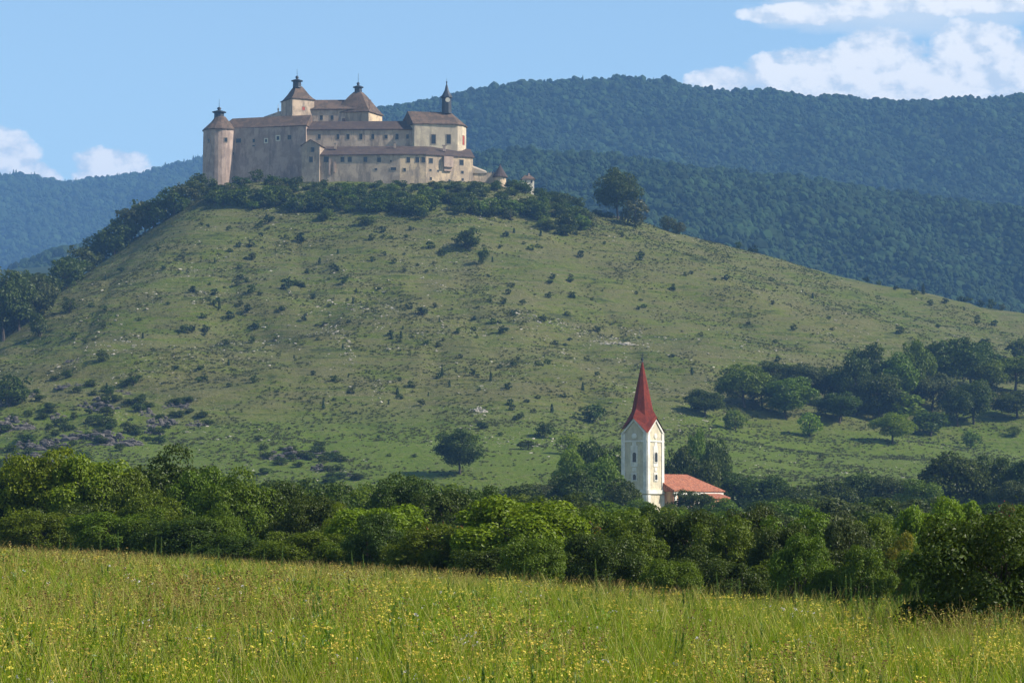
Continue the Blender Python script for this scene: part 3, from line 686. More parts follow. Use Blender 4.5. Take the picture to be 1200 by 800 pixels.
child(leanto([P0, P1], [Q0, Q1], ze + .1, PZ(171.5, 1137)), 'roof', M['shingle_dark'], fr, CO)
child(leanto([P1, P2, e3], [Q1, Q2, Q3], ze + .1, PZ(171.5, 1137)), 'roof', M['shingle_dark'], fr2, CO)
for px_, r_, w_, h_ in ((381.5, 187, 6, 6.5), (400.5, 187, 4.2, 6), (409, 187, 4.4, 6), (427.5, 187, 4.4, 6), (443.5, 187.5, 4.6, 5.6), (457.5, 189, 1.6, 2), (440, 198.5, 3, 2.2), (460.5, 198, 6.4, 3.4)):
    window(P0, P1, px_, r_, w_, h_, fr, CO)
for px_, r_, w_, h_ in ((478, 187.5, 4, 6), (488.5, 187.5, 4.6, 6), (495.6, 187.5, 4.6, 6), (473.6, 199, 3, 3.6)): window(P1, P2, px_, r_, w_, h_, fr2, CO)
for px_, r_, w_, h_ in ((504.5, 188.5, 4.6, 6), (540.5, 190.5, 4.8, 6.5), (504, 199.5, 2.6, 2.4), (513, 200.5, 1.8, 2.4), (541.5, 202, 3, 3.4), (504.5, 209.5, 2.2, 3.4), (542, 210.5, 2.2, 3), (526.5, 214, 2.4, 7)):
    window(P2, P3, px_, r_, w_, h_, fr2, CO)
# oriel hanging on the warm end
u_ = Vector((P3[0] - P2[0], P3[1] - P2[1], 0)).normalized(); n_ = Vector((u_.y, -u_.x, 0)); ox, oy = inter(524, P2, P3); mb = MB()
mb.box(Vector((ox, oy, PZ(190, oy))) + n_ * .7, u_, n_, 2.1, .75, 2.2); mb.box(Vector((ox, oy, PZ(198.5, oy))) + n_ * .35, u_, n_, 1.7, .38, .8)
child(mb, 'oriel', M['rubble_dark'], fr2, CO)
for k in (385.5, 391): # buttress with drain on the front range
    x_, y_ = inter(k, P0, P1); mb = MB(); mb.box((x_, y_ - .35, PZ(196, y_)), (1, 0, 0), (0, 1, 0), .35, .37, 3.4 if k < 388 else 2.2); child(mb, 'buttress', M['rubble_dark'], fr, CO)
# middle range
A, B = pt(356.5, 1141), pt(486, 1139.5); Bb, Ab = back_of(A, B, 10)
mb = MB(); mb.prism([A, B, Bb, Ab], CZ0, PZ(152, 1141)); mr = child(mb, 'middle_range', M['rubble'], castle, CO)
mb = gable_roof(A, B, Bb, Ab, PZ(151.8, 1141), PZ(142.5, 1146), .02, .05, .5); child(mb, 'roof', M['shingle_dark'], mr, CO)
for px_, w_, h_ in ((373, 3.6, 5.5), (395, 3.6, 6), (406.8, 3.8, 6), (422, 3.8, 6.5), (436, 3.6, 6), (451.6, 3.8, 4.4), (464.5, 3.6, 6.5), (477, 3, 5)): window(A, B, px_, 160.3, w_, h_, mr, CO)
for px_, r_ in ((392, 170.5), (462, 169.5)):
    x_ = PX(px_, 1133.5); mb = MB(); mb.box((x_, 1133.5, PZ(r_ + 1, 1133.5)), (1, 0, 0), (0, 1, 0), .45, .45, 1.2); mb.box((x_, 1133.5, PZ(r_ + 1, 1133.5) + 1.3), (1, 0, 0), (0, 1, 0), .6, .6, .12); child(mb, 'chimney', M['rubble'], mr, CO)
# upper palace range with the square keep on its left and the pyramid tower on its right
A, B = pt(362, 1158), pt(431, 1157); Bb, Ab = back_of(A, B, 11)
mb = MB(); mb.prism([A, B, Bb, Ab], CZ0, PZ(128.5, 1158)); up_ = child(mb, 'upper_range', M['rubble'], castle, CO)
mb = gable_roof(A, B, Bb, Ab, PZ(128, 1158), PZ(117.3, 1163.5), 0, 0, .55); child(mb, 'roof', M['shingle'], up_, CO)
for px_ in (375.3, 388, 408): window(A, B, px_, 138, 3.6, 5.4, up_, CO)
x_ = PX(402, 1152.5); mb = MB(); mb.box((x_, 1153, PZ(142, 1153)), (1, 0, 0), (0, 1, 0), .7, .7, 1.1); child(mb, 'dormer', M['shingle_dark'], mr, CO)
def curved_pyramid(corners, ze, za, curve, over=.7, top=1.5):
    cx_ = sum(c[0] for c in corners) / 4; cy_ = sum(c[1] for c in corners) / 4; R = []
    hw_ = math.hypot(corners[0][0] - cx_, corners[0][1] - cy_)
    for s, t in curve:
        q = s * (1 + over / hw_) if s > .3 else s
        R.append([(cx_ + (c[0] - cx_) * q, cy_ + (c[1] - cy_) * q, ze + (za - ze) * t) for c in corners])
    mb = MB(); mb.rings(R); return mb, (cx_, cy_)
A = pt(341, 1153); Lc = pt(328, 1165); Rc = pt(367, 1158.5); Bk = (Lc[0] + Rc[0] - A[0], Lc[1] + Rc[1] - A[1])
mb = MB(); mb.prism([A, Rc, Bk, Lc], CZ0, PZ(115.5, 1155)); kp = child(mb, 'square_keep', M['rubble'], castle, CO)
mb, cc = curved_pyramid([A, Rc, Bk, Lc], PZ(115.5, 1155), PZ(101, 1160), [(1, -.03), (1, .0), (.84, .12), (.62, .40), (.38, .80), (.26, 1.0)]); child(mb, 'roof', M['shingle'], kp, CO)
lantern(346.6, 1160, PZ(101.5, 1160), kp, 1.85, 2.2, 2.2)
window(A, Rc, 354.4, 127.3, 3.2, 4.2, kp, CO, pane='shutter_red')
A = pt(431, 1155); Lc = pt(391, 1158.5); Rc = pt(447, 1167); Bk = (Lc[0] + Rc[0] - A[0], Lc[1] + Rc[1] - A[1])
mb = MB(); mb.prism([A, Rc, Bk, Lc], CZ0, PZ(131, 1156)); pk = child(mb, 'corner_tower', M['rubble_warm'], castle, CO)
mb, cc = curved_pyramid([A, Rc, Bk, Lc], PZ(131, 1156), PZ(108, 1162), [(1, -.02), (1, .0), (.86, .16), (.60, .50), (.34, .84), (.2, 1.0)]); child(mb, 'roof', M['shingle'], pk, CO)
lx = 600 + cc[0] / cc[1] * F
lantern(lx, cc[1], PZ(108.6, 1162), pk, 1.7, 2.2, 3.2)
# low pale gable behind the west wing
A, B = pt(309, 1164), pt(331, 1163.5); Bb, Ab = back_of(A, B, 7)
mb = MB(); mb.prism([A, B, Bb, Ab], CZ0, PZ(137, 1164)); lg = child(mb, 'rear_range', M['rubble_warm'], castle, CO)
mb = gable_roof(A, B, Bb, Ab, PZ(137, 1164), PZ(130.5, 1167), .7, 0, .4); mb.lathe((PX(324.5, 1167), 1167), [(.25, PZ(132, 1167)), (.28, PZ(129, 1167)), (.45, PZ(128, 1167)), (.08, PZ(126.6, 1167)), (.05, PZ(122, 1167))], 6)
child(mb, 'roof', M['rubble_warm'], lg, CO)
# chapel with apse and spirelet
A = pt(485, 1137.5); B = pt(536, 1139.5); Lk = pt(468.5, 1150)
ap = [pt(541, 1141.2), pt(544.5, 1144), pt(546, 1147.5), pt(545, 1151)]; Rb = pt(541, 1154); Lb = pt(474, 1153)
zt = PZ(145.5, 1139); mb = MB(); mb.prism([A, B] + ap + [Rb, Lk], CZ0, zt)
cl_ = ((A[0] + Lk[0]) / 2, (A[1] + Lk[1]) / 2); rl = (PX(477, 1144), 1144, PZ(131, 1144)); 
mb.face([(*Lk, zt), (*A, zt), rl]); mb.face([(*A, zt), (*Lk, zt), rl])
ch = child(mb, 'chapel', M['chapel_plaster'], castle, CO)
rr_ = (PX(528, 1146), 1146, PZ(132, 1146)); ring = [A, B] + ap + [Rb, Lk]; cx_ = sum(p[0] for p in ring) / len(ring); cy_ = sum(p[1] for p in ring) / len(ring)
E = []
for p in ring:
    d_ = Vector((p[0] - cx_, p[1] - cy_)).normalized() * .6; E.append((p[0] + d_.x, p[1] + d_.y, zt + .05))
mb = MB(); V = E + [(e[0], e[1], e[2] - .3) for e in E] + [(rl[0], rl[1], rl[2] + .2), rr_]; n = len(E)
Fs = [(0, 1, 2 * n + 1, 2 * n)] + [(i, i + 1, 2 * n + 1) for i in range(1, n - 2)] + [(n - 2, n - 1, 2 * n, 2 * n + 1), (n - 1, 0, 2 * n)] + [(i + n, (i + 1) % n + n, (i + 1) % n, i) for i in range(n)] + [tuple(reversed(range(n, 2 * n)))]
mb.solid(V, Fs); cr_ = child(mb, 'roof', M['shingle'], ch, CO)
sx, sy = PX(523, 1146), 1146.0; z0 = PZ(133.5, sy); zz = lambda r: PZ(r, sy)
mb = MB(); mb.lathe((sx, sy), [(2.3, z0), (2.2, zz(129)), (2.1, zz(115.5)), (2.65, zz(115)), (2.6, zz(113.6)), (1.9, zz(111)), (1.0, zz(106.5)), (.75, zz(104)), (.5, zz(101)), (.18, zz(98)), (.32, zz(97)), (.3, zz(96)), (.06, zz(95)), (.05, zz(92))], 8, math.pi / 8)
sp_ = child(mb, 'spirelet', M['lead'], ch, CO)
mb = MB(); mb.lathe((0, 0), [(1.0, 0), (1.0, .15)], 14); mb.V = [(sx + .5 + x, sy - 2.55 + y * 0 - z, zz(118.2) + y) for x, y, z in mb.V]; child(mb, 'clock_face', M['frame_pale'], ch, CO)
for px_ in (507.5, 525.3): window(A, B, px_, 163.3, 5.2, 11, ch, CO, fw=.3)
window(ap[0], ap[1], 542.8, 164.5, 2.2, 11, ch, CO, pane='shutter_red', fw=.1)
for px_ in (496.5, 502):
    x_, y_ = inter(px_, A, B)
x_, y_ = PX(520.5, 1137.2), 1137.2; mb = MB(); mb.box((x_, 1134.5, PZ(174, 1134.5)), (1, 0, 0), (0, 1, 0), .5, .5, 1.2); mb.box((x_, 1134.5, PZ(174, 1134.5) + 1.25), (1, 0, 0), (0, 1, 0), 1.0, .6, .15); child(mb, 'chimney', M['rubble_dark'], ch, CO)

# outworks to the right of the castle
zg = float(hill_h(PX(580, 1136), 1136))
A, B = pt(553.5, 1137.5), pt(579, 1139); Bb, Ab = back_of(A, B, 1.5)
ro = (PX(566, 1138), 1138, zg)
rp = empty('rampart', ro, 'low stone rampart running from the castle end to the cone-roofed turret', 'wall')
mb = MB(); mb.prism([A, B, Bb, Ab], zg - 6, PZ(203, 1138)); child(mb, 'wall', M['rubble_warm'], rp, ro)
mb = MB(); a_, b_ = pt(553.5, 1137), pt(571, 1138); (c_, d_) = back_of(a_, b_, 4)
mb.solid([(*a_, PZ(196, 1137)), (*b_, PZ(202, 1137)), (*c_, PZ(199.5, 1140)), (*d_, PZ(193, 1140)), (*a_, PZ(202.9, 1137)), (*b_, PZ(202.9, 1137)), (*c_, PZ(202.9, 1137)), (*d_, PZ(202.9, 1137))],
         [(0, 1, 2, 3), (7, 6, 5, 4), (4, 5, 1, 0), (5, 6, 2, 1), (6, 7, 3, 2), (7, 4, 0, 3)]); child(mb, 'roof', M['frame_grey'], rp, ro)
for k in range(9):
    x_, y_ = inter(555 + k * 2.9, A, B); mb = MB(); mb.box((x_, y_ + .75, PZ(203, y_) + .25), (1, 0, 0), (0, 1, 0), .3, .74, .25); child(mb, 'merlon', M['rubble_warm'], rp, ro)
ty_ = 1139.0; tx_ = PX(586, ty_); to = (tx_, ty_, zg)
tr_ = empty('turret', to, 'small round turret with a pointed dark cone roof right of the castle', 'turret')
mb = MB(); mb.lathe((tx_, ty_), [(2.6, zg - 6), (2.5, PZ(207, ty_))], 16); child(mb, 'wall', M['rubble_warm'], tr_, to)
mb = MB(); mb.lathe((tx_, ty_), [(3.3, PZ(208, ty_)), (3.2, PZ(207, ty_)), (1.7, PZ(200.5, ty_)), (.25, PZ(194, ty_)), (.05, PZ(192, ty_))], 16); child(mb, 'roof', M['shingle_dark'], tr_, to)
window((tx_ + 1.2, ty_ - 2.3), (tx_ + 2.3, ty_ - 1.1), 590.5, 209, 1.4, 2.6, tr_, to, fw=.08)
hy = 1141.0; A, B = pt(612.5, hy), pt(626, hy + .8); Bb, Ab = back_of(A, B, 4.2); zg2 = float(hill_h(PX(619, hy), hy)); ho = (PX(619, hy), hy, zg2)
hut = empty('gate_lodge', ho, 'tiny pale lodge with brown pitched roof among scrub right of the turret', 'hut')
mb = MB(); mb.prism([A, B, Bb, Ab], zg2 - 5, PZ(209.5, hy)); child(mb, 'wall', M['frame_pale'], hut, ho)
mb = gable_roof(A, B, Bb, Ab, PZ(209.5, hy), PZ(205, hy + 2), .3, .3, .5); rf_ = child(mb, 'roof', M['shingle'], hut, ho)
mb = MB(); mb.box((PX(620, hy + 2), hy + 2, PZ(204.5, hy)), (1, 0, 0), (0, 1, 0), .35, .35, .7); child(mb, 'chimney', M['rubble_dark'], rf_, ho)
for px_ in (616, 623): window(A, B, px_, 213, 1.8, 3, hut, ho, fw=.08)

# ------------------------------------------------------------------ village church
CD = 490.0; k_ = CD / F
pL, pF, pR = (PX(729, CD), CD + 2.6), (PX(758, CD), CD), (0, 0)
a_side = 5.5; ux, uy = (pF[0] - pL[0]), -math.sqrt(max(a_side ** 2 - (pF[0] - pL[0]) ** 2, .1)); pL = (pF[0] - ux, pF[1] - uy)
u1 = Vector((ux, uy)).normalized(); v1 = Vector((-u1.y, u1.x))            # u1 along the left face, v1 along the right face
pR = (pF[0] + v1.x * a_side, pF[1] + v1.y * a_side); pB = (pL[0] + v1.x * a_side, pL[1] + v1.y * a_side)
tc = ((pF[0] + pB[0]) / 2, (pF[1] + pB[1]) / 2); gz = float(ground_z(*tc)); KO = (tc[0], tc[1], gz)
church = empty('church', KO, 'yellow and white village church with a tall red spire and orange tiled nave', 'church')
Zc = lambda r: PZ(r, CD)
mb = MB(); zt = Zc(507); cor = [pL, pF, pR, pB]
mb.prism([pL, pF, pR, pB], gz - 1, zt)
mid = [((cor[i][0] + cor[(i + 1) % 4][0]) / 2, (cor[i][1] + cor[(i + 1) % 4][1]) / 2) for i in range(4)]; zgp = Zc(489)
for i in range(4):
    p, q, m_ = cor[i], cor[(i + 1) % 4], mid[i]; ce = (tc[0], tc[1], zgp)
    mb.solid([(*p, zt), (*q, zt), (*m_, zgp), ce, (tc[0], tc[1], zt)], [(0, 1, 2), (0, 2, 3), (1, 3, 2)])
tw = child(mb, 'tower', M['yellow'], church, KO)
# spire: ring alternates low corners and high gable points
def scl(p, s, z): return (tc[0] + (p[0] - tc[0]) * s, tc[1] + (p[1] - tc[1]) * s, z)
R = []
for s_c, zc_, s_m, zm_ in ((1.13, Zc(507.5), 1.16, Zc(489)), (.78, Zc(497), 1.02, Zc(485)), (.56, Zc(486), .76, Zc(478)), (.40, Zc(466), .54, Zc(463)), (.0, 0, 0, 0)):
    if s_c == 0: R.append([scl(cor[0], .025, Zc(421.5))] * 8); R[-1] = [(tc[0] + .07 * math.cos(k * .785), tc[1] + .07 * math.sin(k * .785), Zc(421.5)) for k in range(8)]; continue
    ring = []
    for i in range(4): ring += [scl(cor[i], s_c, zc_), scl(mid[i], s_m, zm_)]
    R.append(ring)
# order the last ring like the others
a0 = math.atan2(cor[0][1] - tc[1], cor[0][0] - tc[0]); R[-1] = [(tc[0] + .08 * math.cos(a0 + k * math.pi / 4), tc[1] + .08 * math.sin(a0 + k * math.pi / 4), Zc(421.5)) for k in range(8)]
mb = MB(); mb.rings(R, cap=False); spr = child(mb, 'spire', M['spire'], church, KO)
mb = MB()
mb.lathe(tc, [(.16, Zc(423)), (.10, Zc(421)), (.26, Zc(420.4)), (.26, Zc(418.8)), (.07, Zc(418.2)), (.05, Zc(411))], 8)
mb.box((tc[0], tc[1], Zc(414.5)), (u1.x, u1.y, 0), (v1.x, v1.y, 0), .42, .05, .05); child(mb, 'cross', M['lead'], spr, KO)
def face_frame(A, B):
    u = Vector((B[0] - A[0], B[1] - A[1], 0)).normalized(); n = Vector((u.y, -u.x, 0)); c = Vector(((A[0] + B[0]) / 2, (A[1] + B[1]) / 2, 0)); return u, n, c
for A, B in ((pL, pF), (pF, pR)):
    u, n, c = face_frame(A, B); H = a_side / 2
    zb, ztop = Zc(577), Zc(507)
    for s in (-1, 1):                                                   # corner pilasters
        mb = MB(); mb.box(c + u * s * (H - .38) + n * .06 + Vector((0, 0, (zb + ztop) / 2)), u, n, .39, .09, (ztop - zb) / 2); child(mb, 'pilaster', M['white'], tw, KO)
    for r_, hh_, pr in ((576, .35, .30), (516.5, .13, .14)):
        mb = MB(); mb.box(c + n * pr * .5 + Vector((0, 0, Zc(r_))), u, n, H + pr * .45, pr * .5 + .02, hh_); child(mb, 'cornice', M['white'], tw, KO)
    # gable edging
    for s in (-1, 1):
        p = c + u * s * (H - .05); q = c; a3 = Vector((p.x, p.y, Zc(507))); b3 = Vector((q.x, q.y, Zc(489.6))); dd = (b3 - a3); L_ = dd.length; dd.normalize(); w_ = dd.cross(n).normalized()
        mb = MB(); mb.box((a3 + b3) / 2 + n * .12 - w_ * (.16 if w_.z > 0 else -.16), dd, n, L_ / 2, .10, .17, w_); child(mb, 'gable_band', M['white'], tw, KO)
    # raised window panels
    zw = Zc(536)
    mb = MB(); mb.box(c + n * .04 + Vector((0, 0, Zc(534))), u, n, .75, .045, 1.9); mb.box(c + n * .04 + Vector((0, 0, Zc(518.8))), u, n, .42, .045, .5); mb.box(c + n * .04 + Vector((0, 0, Zc(549.5))), u, n, .45, .045, .35)
    mb.box(c + n * .04 + Vector((0, 0, Zc(558.5))), u, n, .62, .045, .85); child(mb, 'window_panel', M['white'], tw, KO)
    wA = (A[0] + n.x * .085, A[1] + n.y * .085); wB = (B[0] + n.x * .085, B[1] + n.y * .085); pc = 600 + c.x / c.y * F
    sc_ = abs(u.x)
    window(wA, wB, pc, 535.5, 5.6 * sc_, 11.5, tw, KO, frame='white', arch=True, fw=.14, proud=.12)
    window(wA, wB, pc, 558.8, 5.0 * sc_, 6.6, tw, KO, frame='white', arch=True, fw=.14, proud=.12)
    # round ornament in the gable
    mb = MB(); mb.lathe((0, 0), [(.52, 0), (.52, .1), (.34, .16)], 16); cz_ = Zc(510.5)
    mb.V = [tuple(c + u * x + Vector((0, 0, cz_ + y)) + n * z) for x, y, z in mb.V]; child(mb, 'ornament', M['white'], tw, KO)
    # base storey
    for s in (-1, 1):
        mb = MB(); mb.box(c + u * s * (H - .42) + n * .08 + Vector((0, 0, (gz + Zc(579)) / 2 - .3)), u, n, .45, .12, (Zc(579) - gz) / 2 + .2); child(mb, 'pilaster', M['white'], tw, KO)
# nave: leaves the tower to the right and away from the camera
ax = Vector((v1.x * 0 + u1.x * 0, 0))
nax = Vector((v1.x, v1.y)); nlat = Vector((u1.x, u1.y))              # nave axis continues behind the left face
st = Vector(((pR[0] + pB[0]) / 2, (pR[1] + pB[1]) / 2)) - nax * .05
LN = 17.0; HW = 4.9
f0 = st + nlat * HW; f1 = f0 + nax * LN; b1 = st - nlat * HW + nax * LN; b0 = st - nlat * HW
ze = PZ(575, CD + 8); zr = PZ(555, CD + 8)
mb = MB(); mb.prism([tuple(f0), tuple(f1), tuple(b1), tuple(b0)], gz - 1, ze); nv = child(mb, 'nave', M['salmon'], church, KO)
mb = gable_roof(tuple(f0), tuple(f1), tuple(b1), tuple(b0), ze + .1, zr, 0, .27, .45, .22); child(mb, 'roof', M['tile'], nv, KO)
mb = MB(); uu = Vector((nax.x, nax.y, 0)); nn = Vector((nlat.x, nlat.y, 0)); fc = Vector((f0.x + f1.x, f0.y + f1.y, 0)) / 2
mb.box(fc + nn * .12 + Vector((0, 0, ze - .45)), uu, nn, LN / 2 + .1, .14, .25); child(mb, 'cornice', M['white'], nv, KO)
for k in range(5):
    q = f0 + nax * (LN * (k + .04) / 4.3); q = Vector((q.x, q.y, 0)); mb = MB(); mb.box(q + nn * .08 + uu * .4 + Vector((0, 0, (gz + ze) / 2 - .5)), uu, nn, .38, .12, (ze - gz) / 2 - .35); child(mb, 'pilaster', M['white'], nv, KO)
for k in range(4):
    q = f0 + nax * (LN * (k + .56) / 4.3); pc = 600 + q.x / q.y * F; window(tuple(f0), tuple(f1), pc, 586 - k * 1.0, 1.2 / q.y * F * .6, 1.9 / q.y * F, nv, KO, frame='white', arch=True, fw=.12)
# side chapel on the sunny side
g0 = f0 + nax * 9.5; g1 = g0 + nax * 6; g2 = g1 + nlat * 2.2; g3 = g0 + nlat * 2.2; zs = PZ(582.5, CD + 8)
mb = MB(); mb.prism([tuple(g3), tuple(g2), tuple(g1), tuple(g0)], gz - 1, zs); sc2 = child(mb, 'side_chapel', M['salmon'], church, KO)
mb = leanto([tuple(g3 - nax * .3), tuple(g2 + nax * .3)], [tuple(g0 - nax * .3 + nlat * .3), tuple(g1 + nax * .3 + nlat * .3)], zs + .05, PZ(577.8, CD + 8), .35); child(mb, 'roof', M['tile'], sc2, KO)

# ------------------------------------------------------------------ hedge of trees behind the meadow (photo px, top row, width px, distance, leaf, label)
HG = 'broadleaf trees in the belt behind the meadow'
hedge = [
 (12, 545, 105, 152, 'leaf_dark', 'dark leafy tree at the far left end of the tree belt'),
 (62, 523, 92, 148, 'leaf_bright', 'tall yellow-green tree near the left end of the belt, below the dark rocks'),
 (108, 532, 84, 147, 'leaf_bright', 'yellow-green tree right of the tallest bright tree at the left of the belt'),
 (143, 548, 74, 146, 'leaf_mid', 'rounded mid green tree in the left part of the belt, lower than its neighbours'),
 (192, 520, 104, 150, 'leaf_dark', 'tall dark domed tree left of the bare trunked tree'),
 (186, 578, 80, 142, 'leaf_mid', 'low spreading green tree at the foot of the tall dark domed tree'),
 (236, 545, 70, 146, 'leaf_mid', 'mid green tree between the tall dark dome and the bare trunked tree'),
 (273, 546, 82, 138, 'leaf_mid', 'bushy green tree whose bare leaning trunk shows above the meadow'),
 (322, 566, 70, 140, 'leaf_dark', 'shaded dark tree right of the bare trunked tree'),
 (366, 578, 74, 136, 'leaf_dark', 'dark drooping tree left of the rounded yellow-green tree'),
 (404, 588, 44, 130, 'leaf_bright', 'small bright tree tucked left behind the rounded yellow-green tree'),
 (441, 590, 100, 118, 'leaf_bright', 'rounded yellow-green tree at the middle left edge of the meadow'),
 (469, 553, 78, 175, 'leaf_dark', 'dark domed tree rising behind the rounded yellow-green tree'),
 (512, 612, 78, 112, 'leaf_red', 'low shrubby tree with reddish sprays beside the rounded yellow-green tree'),
 (522, 572, 84, 150, 'leaf_dark', 'dark tree behind the low tree with reddish sprays'),
 (566, 568, 70, 160, 'leaf_dark', 'dark tree left behind the largest bright tree of the belt'),
 (604, 580, 128, 104, 'leaf_bright', 'largest bright yellow-green tree, in the middle of the belt'),
 (655, 598, 60, 112, 'leaf_mid', 'mid green tree touching the right side of the largest bright tree'),
 (684, 612, 62, 106, 'leaf_red', 'low green tree with faint red sprays right of the largest bright tree'),
 (703, 592, 84, 118, 'leaf_mid', 'mid green tree left below the church tower'),
 (737, 604, 60, 104, 'leaf_mid', 'green tree in front of the church tower, level with the meadow edge'),
 (772, 590, 70, 116, 'leaf_dark', 'dark tree just below the church tower base'),
 (812, 596, 84, 112, 'leaf_dark', 'dark dense tree below the church nave'),
 (858, 604, 72, 108, 'leaf_mid', 'rounded tree below the right end of the church nave'),
 (882, 590, 60, 124, 'leaf_dark', 'dark tree rising right behind the tree below the nave end'),
 (912, 612, 62, 104, 'leaf_dark', 'low dark tree with shaded grey-green face, right of the church'),
 (944, 596, 86, 110, 'leaf_mid', 'broad green tree whose dark trunk meets the meadow right of the church'),
 (985, 606, 62, 104, 'leaf_olive', 'olive green tree between the broad trunked tree and the yellowing tree'),
 (1028, 604, 66, 108, 'leaf_mid', 'mid green tree with a leaning trunk left of the yellowing tree'),
 (1054, 622, 42, 96, 'leaf_yellow', 'small tree with a patch of yellowing leaves left of the big dark tree'),
 (1078, 592, 66, 118, 'leaf_bright', 'bright topped tree behind the left shoulder of the big dark tree'),
 (1124, 580, 72, 122, 'leaf_bright', 'bright green tree rising behind the middle of the big dark tree'),
 (1168, 588, 60, 116, 'leaf_red', 'green tree with reddish sprays behind the big dark tree'),
 (1215, 585, 90, 118, 'leaf_mid', 'green tree cut by the right edge of the photo behind the big dark tree'),
 (-45, 540, 90, 150, 'leaf_dark', 'dark tree just beyond the left edge of the photo in the tree belt'),
 (1300, 590, 90, 116, 'leaf_dark', 'dark tree just beyond the right edge of the photo in the tree belt'),
]
for i, (px, top, w, d, mt, lb) in enumerate(hedge):
    tree_px('broadleaf_tree', px, top, w * 1.32, d, 'hedge', mt, lb, HG, vi=(i * 3 + i // 5) % 5)
tree('dark_broadleaf_tree', PX(1160, 46.5), 46.5, float(ground_z(PX(1160, 46.5), 46.5)) - .55, 190 * 46.5 / F, 2.9, 'near', 'leaf_dark', 'big dark glossy-leaved tree at the right, nearest of all, with tall weeds before it', 'tree')
# low shrubs filling the foot of the belt
r = np.random.default_rng(77); px = -60
while px < 1270:
    w = r.uniform(70, 110); d = np.interp(px, [0, 300, 600, 900, 1200], [143, 122, 98, 96, 88]) + r.uniform(-4, 5)
    mt = ['leaf_dark', 'leaf_dark', 'leaf_mid', 'leaf_mid', 'leaf_mid'][r.integers(0, 5)]
    tree_px('hedge_shrub', px, np.interp(px, [0, 300, 600, 900, 1200], [612, 622, 638, 650, 658]) + r.uniform(-34, 14), w, d, 'hedge', mt, '%s shrub at the foot of the belt, %s' % (TONE[mt], zone(px)), 'low shrubs along the far edge of the meadow', cat='shrub')
    px += w * .42
# belt of trees farther back, on both sides of the church
BG = 'dark trees on the flat between the tree belt and the castle hill'
r = np.random.default_rng(5)
for row_d, tops, p0, p1, step in ((210, [(-40, 556), (120, 556), (260, 562), (340, 568), (430, 566), (560, 574), (690, 586), (760, 596), (860, 600), (1250, 598)], -40, 1250, 34),
                                  (290, [(-40, 552), (200, 556), (320, 560), (440, 566), (600, 572), (680, 580), (720, 586), (760, 598), (850, 598), (900, 588), (1000, 584), (1250, 586)], -30, 1240, 31)):
    px = p0
    while px < p1:
        top = np.interp(px, [t[0] for t in tops], [t[1] for t in tops]) + r.uniform(-4, 8)
        w = r.uniform(62, 92); mt = ['leaf_dark', 'leaf_dark', 'leaf_mid', 'leaf_olive', 'leaf_mid'][r.integers(0, 5)]
        if 715 < px < 880: top = max(top, 594)
        tree_px('belt_tree', px, top, w, row_d + r.uniform(-25, 25), 'round', mt, '%s tree, %s row behind the belt, %s' % (TONE[mt], 'nearer' if row_d < 250 else 'farther', zone(px)), BG)
        px += step * r.uniform(.8, 1.25)
